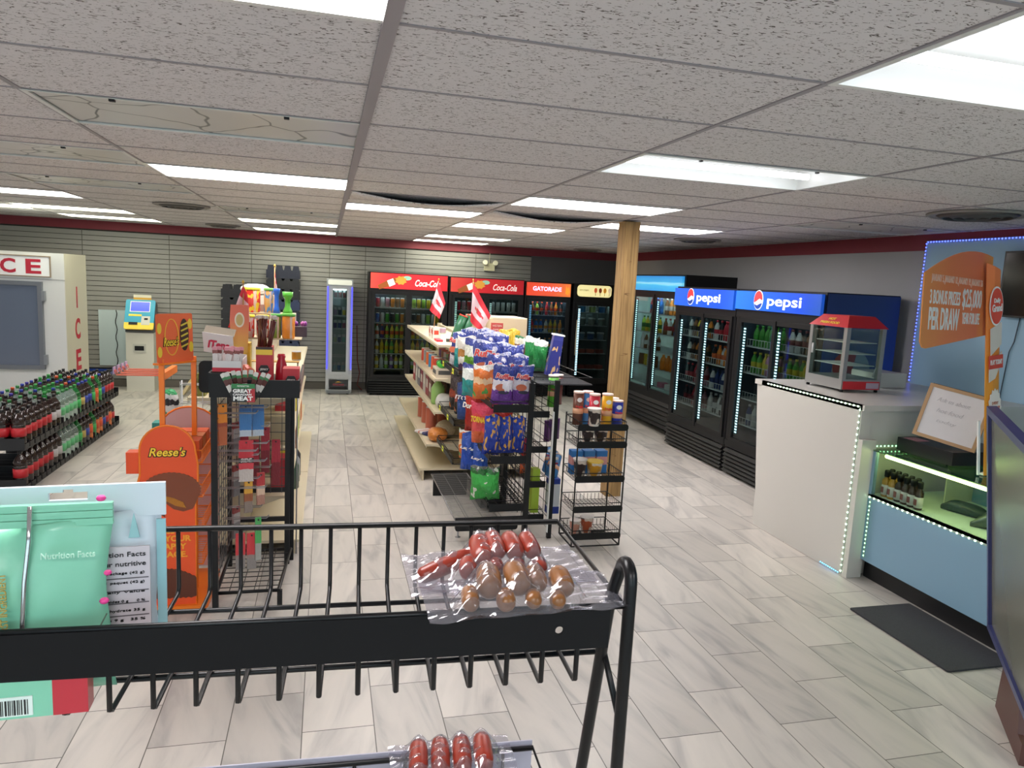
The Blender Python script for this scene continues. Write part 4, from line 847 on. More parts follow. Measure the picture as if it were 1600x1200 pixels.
box_item('snack_box', 'blue and white upright box low inside the right wire rack', 'snack box', 1.725, 5.26, .145, 1.82, 5.34, .43, banded('bw_box', [(0, '#2a3f96'), (.2, '#d4d8de'), (.85, '#2a3f96'), (1, '#2a3f96')], .4, .01, bump=0))
box_item('snack_box', 'lime green slim box left of the blue and white box', 'snack box', 1.6, 5.3, .145, 1.66, 5.38, .5, flat('#a4bf3a', .4))
# small clip rack at the very front with crisp tubes and noodle cups
t = thing('basket_rack', 'narrow black basket rack of crisp tubes and noodle cups before the post', 'display rack', (1.79, 4.84, 0))
f = MB()
for x, y in ((0, .29), (.38, .29), (0, .0), (.38, .0)): f.rod((x, y, .03), (x, y, 1.0 if y else .95), .006, 6)
f.rod((0, 0, .03), (.38, 0, .03), .006, 6); f.rod((0, .29, .03), (.38, .29, .03), .006, 6); f.rod((0, 0, .03), (0, .29, .03), .006, 6); f.rod((.38, 0, .03), (.38, .29, .03), .006, 6)
f.build('frame', BLACKM, t)
for z in (.92, .79, .53, .3, .09):
    s_ = MB()
    for q in range(9): s_.path([(.0, .29*q/8, z+.06), (.0, .29*q/8, z), (.37, .29*q/8, z), (.37, .29*q/8, z+.06)], .0022, 4)
    for q in range(13): s_.path([(.37*q/12, 0, z+.03), (.37*q/12, 0, z), (.37*q/12, .29, z), (.37*q/12, .29, z+.05)], .0022, 4)
    s_.path([(0, 0, z+.06), (.37, 0, z+.06), (.37, .29, z+.06), (0, .29, z+.06)], .004, 5, closed=True)
    so = s_.build('basket', BLACKM, t)
    MB().prism(rrect(-.01, z-.008, .385, z+.042, .02), 'y', -.01, -.006).build('front_lip', BLACKP, so)
for k, (x, y, c, lab) in enumerate(((1.84, 5.02, '#6a4030', 'brown'), (1.92, 5.04, '#4a8ac8', 'light blue'), (1.93, 4.92, '#c42a3c', 'red'), (2.035, 4.93, '#f0b828', 'yellow'), (2.13, 5.04, '#77706c', 'grey'), (2.12, 4.93, '#2a3ca8', 'royal blue'))):
    zz = .925; h_ = .25 if k in (0, 1, 2, 3) else .2
    canister(x, y, zz, .04, h_, c, '%s crisp tube on the top basket of the narrow front rack' % lab, lid='#ecccc0', rz=-.1)
def cup(x, y, z, r, h, cb, label, band='#3a2f30', lid='#d8cfc8'):
    o = MB().lathe([(r*.72, 0), (r*.98, h*.94), (r*1.08, h*.94), (r*1.08, h)], 16, mis=[0, 1, 1]).build('noodle_cup', [banded('cup_%s' % cb[1:], [(0, cb), (.12, band), (.85, cb), (1, cb)], .4, .02, spots=('#e6d8cc', .56, 3), bump=0, wav=.02) if False else banded('cup_%s' % cb[1:], [(0, cb), (.12, band), (.85, cb)], .4, .02, bump=0, spots=('#e6d8cc', .56, 3)), flat(lid, .4)], None, (x, y, z)); tag(o, label, 'noodle cup', 'instant noodle cups')
    return o
cup(1.885, 4.9, .8, .05, .13, '#cfcac6', 'black and white noodle cup, left on the second basket')
cup(1.995, 4.92, .8, .055, .125, '#cfcac6', 'wide black and white noodle cup, right on the second basket')
cup(1.84, 4.9, .54, .05, .15, '#c9c4c0', 'black and white noodle cup on the third basket beside yellow bowl')
cup(1.96, 4.91, .54, .062, .13, '#e8b82c', 'yellow noodle bowl on the third basket of the narrow rack', band='#e0a02c', lid='#e8c03a')
cup(1.83, 4.9, .1, .042, .12, '#c08a7a', 'small pink-brown cup on the lowest basket', band='#e0a08a')
cup(1.93, 4.92, .1, .05, .14, '#6f6a68', 'tall grey cup with food picture on the lowest basket', band='#c8603c')
cup(1.895, 4.82, .955, .05, .13, '#d8d4d0', 'black and white noodle cup perched on the top basket lip')
for k in range(3): box_item('snack_box', 'blue snack box behind the cups on the third basket, %s from left' % ORD[k+1], 'snack box', 1.81+.1*k, 5.0, .54, 1.895+.1*k, 5.08, .72, banded('blue_pink_box', [(0, '#2f74b8'), (.4, '#d89a96'), (.75, '#2f74b8'), (1, '#2f74b8')], .4, .03, bump=0), 'small blue boxes')
# ------------------------------------------------------------------ beige gondolas
def gondola(label, xc, halfl, halfr, y0, y1, zs, dl, dr, top, endy=True, basez=.12, left=True, right=True):
    t = thing('gondola_shelving', label, 'shelving', (0, 0, 0), 0, 'beige gondola shelving')
    b = MB(); b.box(xc-.015, y0, .1, xc+.015, y1, top); b.build('back_panel', BEIGE, t)
    nb = 2; L_ = (y1-y0)/nb
    for k in range(nb+1): MB().box(xc-.03, y0+L_*k-.015, 0, xc+.03, y0+L_*k+.015, top+.01).build('upright', BEIGE, t)
    for s_, depths, on in ((-1, dl, left), (1, dr, right)):
        if not on: continue
        for z, d in zip(zs, depths):
            for k in range(nb):
                ya, yb = y0+L_*k+.004, y0+L_*(k+1)-.004; xo = xc+s_*d; x_a, x_b = sorted((xc+s_*.018, xo))
                sh = MB(); sh.box(x_a, ya, z-.02, x_b, yb, z); 
                e0, e1 = sorted((xo, xo+s_*.006)); sh.box(e0, ya, z-.035, e1, yb, z+.004)
                e0, e1 = sorted((xo+s_*.006, xo+s_*.012)); sh.box(e0, ya, z-.012, e1, yb, z-.006)
                if z == zs[0]:
                    e0, e1 = sorted((xo-s_*.03, xo-s_*.04)); sh.box(e0, ya, 0, e1, yb, z-.02)
                sh.build('shelf', BEIGE, t)
                if z != zs[0]:
                    for yy in (ya, yb-.004):
                        q = MB(); q.prism([(xc+s_*.018, z-.02), (xc+s_*d*.85, z-.02), (xc+s_*.018, z-.11)], 'y', yy, yy+.004); q.build('bracket', BEIGE, t)
    return t
gondola('long beige gondola shelving behind the black crisp racks, in the centre aisle', 1.46, 0, 0, 6.78, 9.5, (.12, .36, .68, 1.0, 1.33), (.56, .5, .43, .44, .42), (.56, .4, .4, .4, .4), 1.36)
# goods on the left side shelves of the centre gondola
GG = 'groceries on the centre beige gondola'
def P(name, cat, lab, x, y, z, me, rz=0): return inst(name, me, lab, cat, (x, y, z), (0, 0, rz), GG)
def cyl(r, h, c, c2='#c8c8c8', n=12): return MB().lathe([(r*.96, 0), (r, .006), (r, h-.006), (r*.96, h)], n, mis=[1, 0, 1]).mesh('tin', [flat(c, .35), flat(c2, .3)])
def bx(w, d, h, c, c2=None):
    b = MB(); b.box(-w/2, -d/2, 0, w/2, d/2, h)
    if c2: b.box(-w/2-.001, -d/2*.7, h*.35, -w/2, d/2*.7, h*.75, 1); b.box(-w/2*.7, -d/2-.001, h*.35, w/2*.7, -d/2, h*.75, 1)
    return b.mesh('box', [flat(c, .5), flat(c2 or c, .5)])
cn = cyl(.062, .24, '#b4604a')
for k in range(6): P('food_tin', 'tin', 'tall reddish-brown tin on the low centre shelf, %s from near end' % ORD[k+1], 1.1+(k % 2)*.14, 7.5+k*.17, .361, cn)
def sack(w, d, h, m, seed=0):
    b = MB(); rnd = random.Random(seed); vs = []; n, k = 14, 8
    for j in range(k+1):
        a = PI*j/k; 
        for i in range(n):
            t_ = 2*PI*i/n; wob = 1+.08*math.sin(3*t_+seed)+.05*rnd.uniform(-1, 1)
            vs.append((w/2*math.sin(a)**.7*math.cos(t_)*wob, d/2*math.sin(a)**.7*math.sin(t_)*wob, h/2*(1-math.cos(a))))
    fs = [(j*n+i, j*n+(i+1) % n, (j+1)*n+(i+1) % n, (j+1)*n+i) for j in range(k) for i in range(n)]
    return b.add(vs, fs, 0, True).mesh('sack', m)
P('bread_bag', 'bread', 'clear bag with orange-brown buns at the low shelf near end', 1.08, 6.95, .361, sack(.2, .26, .13, banded('bun_bag', [(0, '#c77a34'), (.5, '#b5602a'), (1, '#d9c9b4')], .3, .1, 1), 2))
P('bread_bag', 'bread', 'pale wrapped loaf behind the orange-brown buns on low shelf', 1.2, 7.15, .361, sack(.2, .3, .16, banded('loaf_bag', [(0, '#b7a88c'), (.5, '#cfc6b2'), (1, '#d9d2c4')], .3, .1, 1), 4))
P('snack_pouch', 'pouch', 'small white and navy pouch lying on the low shelf edge', 1.03, 7.28, .361, MB().prism(rrect(-.09, 0, .09, .03, .012, 2), 'y', -.1, .1).mesh('pouch', banded('pouch_nw', [(0, '#27346f'), (.35, '#d8d4d2'), (.55, '#c4806a'), (.7, '#d8d4d2')], .3, .05, 1)), .5)
P('white_bag', 'bag', 'crumpled white bag on the second shelf from the bottom', 1.14, 6.98, .681, sack(.17, .2, .15, flat('#d6d6d0', .4), 3))
P('detergent_jug', 'jug', 'pale green jug on the third shelf up, near end', 1.12, 7.25, .681, MB().lathe([(.06, 0), (.07, .02), (.07, .16), (.05, .2), (.025, .22), (.025, .24)], 14).mesh('jug', flat('#8fb86a', .35)))
for k, (c, h) in enumerate((('#6a4a3a', .22), ('#8a2f3a', .24), ('#b6b0aa', .26), ('#8a2f3a', .22), ('#6e6a74', .26), ('#a9a49c', .24), ('#a03a3a', .24))): P('grocery_box', 'box', '%s box on the third shelf up, %s from near end' % (cname(c), ORD[k+1]), 1.16, 7.55+k*.24, .681, bx(.16, .2, h, c, '#c9c2b8'))
for k, c in enumerate(('#8a5f44', '#7a6a3a', '#4a6a8a', '#8a3a44', '#6a8a5a', '#a8a29a', '#8a5f44', '#6a4a7a')): P('sauce_jar', 'jar', '%s jar at the back of the fourth shelf up, %s from near end' % (cname(c), ORD[k+1]), 1.3, 7.0+k*.17, 1.001, cyl(.04, .16, c, '#c9443a'))
P('open_tray_box', 'box', 'white open cardboard tray printed with a black block, fourth shelf up', 1.15, 7.0, 1.001, MB().box(-.11, -.13, 0, .11, .13, .09).box(-.112, -.1, .03, -.11, .1, .07, 1).box(-.09, -.132, .03, .09, -.13, .07, 1).mesh('tray', [flat('#cfc2ae', .5), flat('#4a4a48', .5)]))
for k in range(4): P('candy_packet', 'packet', ['green', 'lime green', 'dark green', 'red'][k]+' packet heaped in the white cardboard tray', 1.1+.04*(k % 2), 6.92+k*.055, 1.092, sack(.09, .09, .07, flat(['#3fae3a', '#6cc04a', '#2f7a34', '#c8342c'][k], .3), k))
for k, c in enumerate(('#b83a2a', '#d0583a', '#3f7fa8', '#c8602a', '#8a8a8a', '#c84a3a')): P('sauce_jar', 'jar', '%s jar at the front of the fourth shelf up, %s behind the tray' % (cname(c), ORD[k+1]), 1.12, 7.3+k*.2, 1.001, cyl(.045, .15, c, '#d8d4c8'))
for k in range(2): P('cracker_packet', 'packet', 'red and white packet standing on the top beige shelf, %s one' % ('nearer' if k == 0 else 'farther'), 1.12, 7.55+k*.22, 1.331, bx(.07, .1, .11, '#dcd0c4', '#c8402c'))
P('candy_bar', 'packet', 'flat red packet lying on the top beige shelf edge', 1.1, 7.2, 1.331, bx(.06, .2, .02, '#d23040'))
P('candy_bar', 'packet', 'dark speckled strip lying beside the flat red packet', 1.22, 7.14, 1.331, bx(.1, .05, .03, '#3c403a'))
for k in range(2): canister(1.3+.09*k, 7.42+.02*k, 1.345, .045, .26, '#2f6a4a', 'leaning dark green tube with red lid before the flags, %s one' % ('left' if k == 0 else 'right'), lid='#d8402f', rot=(0, .35, 0), face=False, group='leaning green tubes')
P('pink_tub', 'tub', 'small mauve tub at the back of the top beige shelf', 1.3, 8.3, 1.331, cyl(.05, .06, '#a88a9a'))
o = box_item('cardboard_carton', 'large cream carton with red printed panel on the top shelf', 'carton', 1.66, 7.35, 1.345, 2.06, 7.75, 1.57, flat('#c3b193', .6), 'cardboard cartons'); MB().box(-.19, -.202, .08, -.06, -.2, .18).build('red_panel', flat('#a83a3a', .5), o); text('WESTERN', flat('#e2c8bc'), o, (-.125, -.204, .15), .1, .022); text('FAMILY', flat('#e2c8bc'), o, (-.125, -.204, .11), .08, .02)
box_item('cardboard_carton', 'smaller cream carton left of the large one, half behind the flag', 'carton', 1.5, 7.5, 1.345, 1.655, 7.9, 1.58, flat('#cdbfa4', .6), 'cardboard cartons')
b = MB().box(-.19, -.2, 0, .19, .2, .012).mesh('lid', flat('#d8cdb4', .6)); inst('carton_flap', b, 'loose cream cardboard lid lying on top of the large carton', 'cardboard', (1.86, 7.56, 1.571), (0, 0, .1))
# ------------------------------------------------------------------ small national flags on sticks
RED = flat('#d22a38', .6); FWH = flat('#e0c3c6', .6)
def flag(label, P0, P1, F0, F1, base, z_up):
    P0, P1, F0, F1, base = [Vector(v) for v in (P0, P1, F0, F1, base)]
    t = thing('hand_flag', label, 'flag', base, 0, 'small red and white maple leaf flags')
    MB().rod((0, 0, 0), P0-base+Vector((0, 0, .01)), .004, 6).build('stick', flat('#b78a50'), t)
    MB().lathe([(.003, 0), (.008, .006), (.006, .014), (.001, .022)], 8).build('finial', flat('#c8a23c'), t, P0-base+Vector((0, 0, .008)))
    nu, nv = 24, 8; b = MB(); n_ = (F0-P0).cross(P1-P0).normalized()
    for s_ in (0, 1):
        vs = []
        for j in range(nv+1):
            for i in range(nu+1):
                u, v = i/nu, j/nv
                p = (P0.lerp(P1, v)).lerp(F0.lerp(F1, v), u)-base
                p += n_*(.016*math.sin(v*9+u*2)*min(1, u*3)+.0015*s_)
                vs.append(p)
        o_ = len(b.v); b.v += [tuple(p) for p in vs]
        for j in range(nv):
            for i in range(nu):
                a = o_+j*(nu+1)+i; b.f.append([a, a+1, a+nu+2, a+nu+1]); u = (i+.5)/nu
                leaf = .43 < u < .57 and .3 < (j+.5)/nv < .7 and not (abs(u-.5) > .045 and abs((j+.5)/nv-.5) > .13)
                b.i.append(1 if (.23 < u < .77 and not leaf) else 0); b.sm.append(True)
    b.build('cloth', [RED, FWH], t); return t
flag('red and white flag standing in front of the cardboard cartons', (1.37, 6.9, 1.94), (1.56, 6.9, 1.62), (1.35, 6.88, 1.56), (1.47, 6.86, 1.45), (1.47, 6.9, 1.33), 0)
flag('red and white flag standing before the right cola cooler', (1.14, 7.6, 1.93), (1.22, 7.6, 1.70), (1.05, 7.58, 1.62), (1.16, 7.56, 1.53), (1.1, 7.6, 1.331), 0)
# ------------------------------------------------------------------ left rack cluster
t = thing('wire_display_rack', 'tall black frame rack of hanging meat snacks with a black tray top', 'display rack', (0, 0, 0))
LR = t
for x, y, z1, r_ in ((-.595, 4.2, 1.29, .016), (-.595, 4.85, 1.29, .014), (-.235, 4.85, 1.29, .016), (-.242, 4.2, .1, .014)):
    MB().box(x-r_, y-r_, 0, x+r_, y+r_, z1).build('leg', BLACKM, t)
b = MB()
b.box(-.225, 4.9, .0, -.195, 4.93, 1.29); b.box(-.58, 4.84, .3, -.25, 4.86, .33); b.box(-.58, 4.84, .5, -.25, 4.86, .53); b.build('rear_frame', BLACKM, t)
b = MB()
b.box(-.615, 4.17, 1.275, -.14, 4.9, 1.285)
b.box(-.615, 4.16, 1.25, -.50, 4.175, 1.385); b.box(-.5, 4.16, 1.25, -.14, 4.175, 1.35); b.box(-.62, 4.175, 1.285, -.61, 4.9, 1.385); b.box(-.15, 4.175, 1.285, -.14, 4.9, 1.35)
b.build('tray_top', BLACKP, t)
b = MB().prism([(4.2, 1.28), (4.88, 1.28), (4.88, 1.36), (4.2, 1.35)], 'x', -.1385, -.136).build('side_print', banded('red_box_row', [(0, '#6d4a48'), (.25, '#9c8a84'), (.4, '#6a4542'), (.6, '#a09088'), (.8, '#6a4542')], .5, .02, 2, bump=0), t)
b = MB()
b.path([(-.59, 4.2, .1), (-.25, 4.2, .1), (-.21, 4.85, .1), (-.59, 4.85, .1)], .012, 6, closed=True)
for q in range(1, 9): b.rod((-.59, 4.2+.65*q/9, .1), (-.25+.04*q/9, 4.2+.65*q/9, .1), .003, 4)
for q in range(1, 5): b.rod((-.59+.34*q/5, 4.2, .104), (-.59+.36*q/5, 4.85, .104), .003, 4)
b.build('bottom_shelf', BLACKM, t)
b = MB()
for q in range(16): b.rod((-.585, 4.22, .2+q*.07), (-.585, 4.84, .2+q*.07), .0028, 4)
for q in range(8): b.rod((-.585, 4.22+q*.088, .18), (-.585, 4.22+q*.088, 1.28), .0028, 4)
b.build('side_grid', flat('#5a5a5c', .4, metal=.5), t)
b = MB()
for q in range(12): b.rod((-.57, 4.83, .55+q*.06), (-.25, 4.83, .55+q*.06), .0028, 4)
for q in range(5): b.rod((-.55+q*.07, 4.83, .5), (-.55+q*.07, 4.83, 1.28), .0028, 4)
b.build('rear_grid', flat('#4a4a4c', .4, metal=.5), t)
HK = [(4.27, 1.14), (4.4, 1.15), (4.27, .92), (4.42, .93), (4.6, .95), (4.27, .86), (4.42, .86), (4.27, .7), (4.44, .71), (4.62, .73), (4.27, .45), (4.44, .46), (4.6, .48), (4.5, 1.02), (4.66, 1.04)]
for k, (y, z) in enumerate(HK):
    l_ = .2+.05*(k % 2)
    MB().path([(-.585, y, z), (-.585+l_, y, z-.0), (-.585+l_+.012, y, z+.012), (-.585+l_+.012, y+.028, z+.012), (-.585+l_, y+.03, z), (-.585, y+.03, z)], .0028, 5).build('peg_hook', WIRE, t)
def pouch(lab, x, y, ztop, w, h, m, rz=0, tx=None, ty=.5, T=.014):
    vs = MB(); vs.prism([(-w/2, 0), (-w*.46, .01), (-w*.5, h*.5), (-w*.47, h), (w*.47, h), (w*.5, h*.5), (w*.46, .01), (w/2, 0)], 'y', -T/2, T/2)
    o = vs.build('snack_pouch', m, None, (x, y, ztop-h), (0, 0, rz)); tag(o, lab, 'snack pouch', 'hanging snack pouches')
    MB().rod((0, -T, h-.012), (0, T, h-.012), .005, 8).build('hang_hole', flat('#2a2a2a'), o)
    if tx: text(tx[0], flat(tx[1]), o, (0, -T/2-.001, h*ty), w*.75, None, bold=.03, shear=.15)
    return o
pm_ = lambda n, *st: banded(n, list(st), .3, .03, 2, bump=.3)
pouch('blue hanging snack pouch, left of two, on the upper hooks', -.455, 4.44, 1.16, .07, .19, pm_('p_blue', (0, '#b9c4d0'), (.2, '#3f7ab8'), (.8, '#2f5f9c'), (1, '#2f5f9c')), .2)
pouch('blue hanging snack pouch, right of two, on the upper hooks', -.39, 4.5, 1.15, .07, .19, pm_('p_blue', (0, '#b9c4d0'), (.2, '#3f7ab8')), .3)
pouch('orange folded packet hanging at the upper left hook by the black post', -.565, 4.3, 1.19, .05, .24, pm_('p_orange', (0, '#b5603c'), (.45, '#a04a34'), (.55, '#e88a2e'), (1, '#e88a2e')), .5)
pouch('red hanging jerky pouch with black lettering panel, centre of the rack', -.45, 4.42, .95, .085, .25, pm_('p_red', (0, '#c8bcb6'), (.3, '#d0404a'), (.45, '#1c1c1e'), (.58, '#c8323e'), (1, '#c8323e')), .15, ('SIDE', '#ece6e2'), .52)
pouch('yellow and brown slim pouch below the red jerky pouch', -.44, 4.44, .7, .05, .2, pm_('p_yel', (0, '#8a7a72'), (.35, '#9a5a3a'), (.6, '#d8a03c'), (1, '#c08a3c')), .4)
pouch('pink and cream slim pouch right of the yellow and brown one', -.375, 4.5, .73, .05, .2, pm_('p_pink', (0, '#b08070'), (.3, '#d8b8a0'), (.6, '#b83a3e'), (1, '#c8606a')), .5)
for k in range(2): pouch('red-topped clear packet hanging lowest, %s of two' % ('left' if k == 0 else 'right'), -.47+.062*k, 4.3, .42, .055, .22, pm_('p_red_clear', (0, '#857d7a'), (.3, '#8f7f7a'), (.4, '#c83a40'), (1, '#d8666a')), .2)
for k in range(4): pouch('dark red pouch at the back of the meat snack rack, %s from left' % ORD[k+1], -.5+.065*k, 4.79, .95-.08*(k % 2), .055, .3, pm_('p_dred', (0, '#7a1f2c'), (.5, '#a8283a'), (1, '#8a2030')), .1)
for k in range(3): pouch('grey foil pouch on the left hooks, %s one down' % ORD[k+1], -.53, 4.62, 1.02-.27*k, .06, .2, pm_('p_grey', (0, '#6a6668'), (.5, '#9a9492'), (.8, '#8a3a3a'), (1, '#8a8684')), 1.0)
pouch('thin green and clear packet low on the meat snack rack', -.37, 4.28, .52, .035, .26, pm_('p_gr', (0, '#9a9a94'), (.4, '#4fa05a'), (1, '#7fb07a')), .3)
# things on the tray
def open_box(lab, x0, y0, z0, w, d, h, m, tx=None, name='display_box', band=None):
    o = thing(name, lab, 'display box', (x0, y0, z0), 0)
    b = MB(); e = .004
    b.box(0, 0, 0, w, d, e); b.box(0, 0, e, w, e, h); b.box(0, d-e, e, w, d, h*1.1); b.box(0, e, e, e, d-e, h); b.box(w-e, e, e, w, d-e, h); b.build('carton', m, o)
    return o
o = open_box('white open carton with slanted lid and red lettering on the tray', -.605, 4.22, 1.386, .15, .3, .06, flat('#d5d2d0', .5))
MB().box(0, -.003, .0, .15, 0, .022).build('red_strip', flat('#c8283c', .5), o)
lid = MB(); lid.prism([(-.085, .0), (.085, .0), (.07, .12), (-.1, .12)], 'y', 0, .004, 0); lo = lid.build('lid', flat('#cfcac8', .5), o, (.0, .26, .07), (.25, .12, -.1)); text('iTens', flat('#c02848'), lo, (-.005, -.002, .055), .12, .05, bold=.05, shear=.1)
MB().obox((-.01, .03, .128), .17, .06, .004, Matrix.Rotation(.5, 3, 'X')).build('top_flap', flat('#a89a86', .5), lo)
rnd = random.Random(3)
for k in range(8):
    b = MB().prism(rrect(-.014, 0, .014, .13, .006, 2), 'y', -.004, .004)
    o2 = b.build('jerky_stick', banded('stick_white', [(0, '#8a3a34'), (.3, '#d9cfcc'), (.7, '#8a4a44'), (.85, '#d8909a')], .3, .06, 2, bump=.3), None, (-.59+.017*k, 4.245+.018*(k % 3), 1.392), (rnd.uniform(-.1, .15), rnd.uniform(-.4, .25), rnd.uniform(-.4, .4))); tag(o2, 'white and brown stick packet in the slant-lid carton, %s from left' % ORD[k+1], 'stick packet', 'meat stick packets')
o = open_box('black and green box reading great Canadian meat on the tray front', -.49, 4.08, 1.24, .12, .16, .1, flat('#1c1a1c', .45))
MB().box(.0, -.003, .075, .12, 0, .1).build('green_band', flat('#2f7a45', .5), o)
MB().box(.08, -.002, 0, .12, 0, .074).build('red_corner', flat('#a8252c', .5), o)
text('GREAT', WHT, o, (.055, -.004, .062), .095, .02, bold=.04); text('CANADIAN', WHT, o, (.055, -.004, .042), .095, .012, bold=.03); text('MEAT', WHT, o, (.06, -.004, .02), .1, .024, bold=.04); text('PEPPERETTES', WHT, o, (.06, -.004, .088), .06, .008)
bk = MB().box(.0, .15, -.0, .12, .16, -.001)
for k in range(9):
    b = MB().prism(rrect(-.012, 0, .012, .16, .005, 2), 'y', -.004, .004)
    o2 = b.build('jerky_stick', banded('stick_wg', [(0, '#2f2f2f'), (.3, '#d5d2cc'), (.55, '#5a2a26'), (.75, '#3c7a4a'), (.85, '#d5d2cc')], .3, .05, 2, bump=.3), None, (-.475+.012*k, 4.12+.02*(k % 3), 1.246), (rnd.uniform(-.15, .05), (k-4)*.13, rnd.uniform(-.3, .3))); tag(o2, 'white and green stick packet fanned from the meat box, %s from left' % ORD[k+1], 'stick packet', 'meat stick packets')
o = MB().lathe([(.02, 0), (.055, .02), (.06, .06), (.045, .1), (.01, .13)], 12).build('candy_bag', banded('orange_bag', [(0, '#b86a4a'), (.5, '#d8684a'), (1, '#e08a6a')], .3, .1, 2), None, (-.44, 4.32, 1.286)); tag(o, 'crumpled orange bag behind the black and green meat box', 'bag')
def redbox(lab, x0, y0, z0, w, d, h, hy):
    o = MB().box(0, 0, 0, w, d, h).build('display_box', [flat('#b8222e', .4)], None, (x0, y0, z0)); tag(o, lab, 'display box', 'red meat snack boxes')
    if hy: MB().box(0, -.003, h-.045, w, 0, h-.015).build('yellow_band', flat('#e6bf3a', .5), o); MB().box(0, -.003, h-.015, w, 0, h).build('dark_band', flat('#3c2420'), o)
    z_ = h*.45
    MB().prism([(w*.15, z_), (w*.3, z_+.025), (w*.7, z_+.025), (w*.85, z_), (w*.7, z_-.02), (w*.3, z_-.02)], 'y', -.004, 0).build('emblem', flat('#1d1414'), o); text('JERKY', flat('#e8dfd8'), o, (w/2, -.006, z_), w*.5, .014, bold=.02); return o
redbox('tall red and yellow box of long brown sticks on the tray', -.385, 4.3, 1.286, .09, .12, .235, True)
redbox('small red box at the right end of the tray', -.235, 4.24, 1.286, .09, .12, .12, False)
rnd = random.Random(5)
for k in range(12):
    a = rnd.uniform(-.12, .12); b = MB().rod((0, 0, 0), (a*.15, .0, .16+rnd.uniform(-.015, .005)), .0075, 6, 0)
    b.rod((a*.15, 0, .16), (a*.17, 0, .178), .009, 5, 1)
    o2 = b.build('meat_stick', [flat('#5a2622' if k % 3 else '#6a3a20', .3), flat('#c8b8b0', .4)], None, (-.372+.0125*(k % 6), 4.32+.04*(k//6), 1.5), (0, a, 0)); o2.location.z = 1.492 if k//6 else 1.49; tag(o2, 'long brown meat stick above the tall red box, %s row, %s from left' % ('front' if k < 6 else 'back', ORD[k % 6+1]), 'meat stick', 'long meat sticks')
    o2.location.z = 1.521
o = MB().lathe([(.03, 0), (.036, .02), (.03, .12), (.02, .15), (.024, .165), (.02, .18)], 12).build('candy_jar', flat('#b3283a', .25), None, (-.255, 4.45, 1.286)); tag(o, 'slim red jar between the two red boxes', 'jar')
o = MB().box(-.05, -.05, 0, .05, .05, .22).build('display_box', banded('yellow_bag_m', [(0, '#dcb030'), (.5, '#e6c040'), (.9, '#c8a030')], .35, .06, 2), None, (-.5, 4.7, 1.286)); tag(o, 'yellow upright box behind the slant-lid carton', 'display box')
o = MB().prism([(-.045, 0), (.045, 0), (.055, .2), (.05, .29), (-.05, .29), (-.055, .2)], 'y', -.002, .002).build('advert_card', banded('orange_card', [(0, '#e6c45a'), (.35, '#e8a85a'), (.7, '#e0745a'), (1, '#dd6a50')], .5, .02, 2, bump=0, inter='LINEAR'), None, (-.505, 4.6, 1.45), (0, 0, .1)); tag(o, 'orange printed card with round cream emblem above the tray', 'sign'); MB().prism([(.028*math.cos(a*PI/10), .2+.045*math.sin(a*PI/10)) for a in range(20)], 'y', -.004, -.002).build('emblem', flat('#e6dfc8'), o); MB().prism([(.02*math.cos(a*PI/10), .2+.034*math.sin(a*PI/10)) for a in range(20)], 'y', -.005, -.004).build('emblem_ring', flat('#c8b070'), o)
MB().rod((0, .004, -.15), (0, .004, .1), .004, 5).build('card_stem', flat('#c8b48a'), o)
# left beige gondola and the jars on its near end
gondola('beige gondola shelving on the left, directly behind the black meat snack rack', -.55, 0, 0, 5.02, 8.6, (.1, .42, .76, 1.1), (.42, .32, .32, .32), (.39, .31, .32, .335), 1.5)
t = thing('end_shelf', 'slim wire tray standing on top of the left beige gondola end', 'shelf', (-.36, 4.93, 0))
MB().box(-.2, -.03, 1.36, .19, .05, 1.366).build('tray', flat('#c9a05a', .5), t)
b = MB()
for x in (-.19, .18): b.rod((x, .04, .02), (x, .04, 1.36), .005, 5)
b.build('support', WIRE, t)
JZ = 1.51
GJ = 'colourful candy jars on the left gondola'
t = thing('riser_shelf', 'clear riser shelf of candy jars at the gondola near end', 'shelf', (-.37, 5.1, 1.5))
MB().box(-.2, -.1, 0, .21, .2, .006).build('lower_tray', flat('#b8a888', .5), t); MB().box(-.2, .12, .155, .16, .3, .16).build('upper_tray', flat('#b8a888', .5), t)
for x in (-.195, .155): MB().box(x, .13, .006, x+.006, .29, .155).build('side_support', flat('#c8c0b0', .4), t)
def jar(x, y, z, r, h, c, lidc, lab, sp=None):
    o = MB().lathe([(r*.9, 0), (r, .01), (r, h*.86), (r*.92, h*.9)], 16).lathe([(r*1.03, h*.9), (r*1.05, h*.92), (r*1.05, h), (r, h)], 16, mi=1).build('candy_jar', [banded('jar_'+c[1:], [(0, c), (.5, c), (.62, '#d6b8a4'), (.8, c)], .15, .06, 0, bump=.2, spots=(sp, .56, 4) if sp else None), flat(lidc, .4)], None, (x, y, z)); tag(o, lab, 'candy jar', GJ)
jar(-.505, 5.04, 1.507, .045, .15, '#d0432e', '#e8d83a', 'red jar with yellow lid at the left of the lower jar row', '#c8a0a0')
jar(-.41, 5.06, 1.507, .04, .15, '#c8382c', '#e0d040', 'red jar with pale window and yellow lid in the lower row', '#d8c0b8')
jar(-.325, 5.06, 1.507, .032, .16, '#7a8a3a', '#4fa040', 'olive green jar with green lid in the lower row')
jar(-.245, 5.05, 1.507, .042, .165, '#ec9438', '#5aa43a', 'bright orange jar with green lid at the right of the lower row')
jar(-.5, 5.3, 1.661, .055, .17, '#d8382c', '#e6d23a', 'large red jar with yellow lid on the upper tray', '#e8c23a')
jar(-.39, 5.3, 1.661, .032, .17, '#d8a860', '#6aa44a', 'cream and orange jar in the middle of the upper tray', '#5a8ac0')
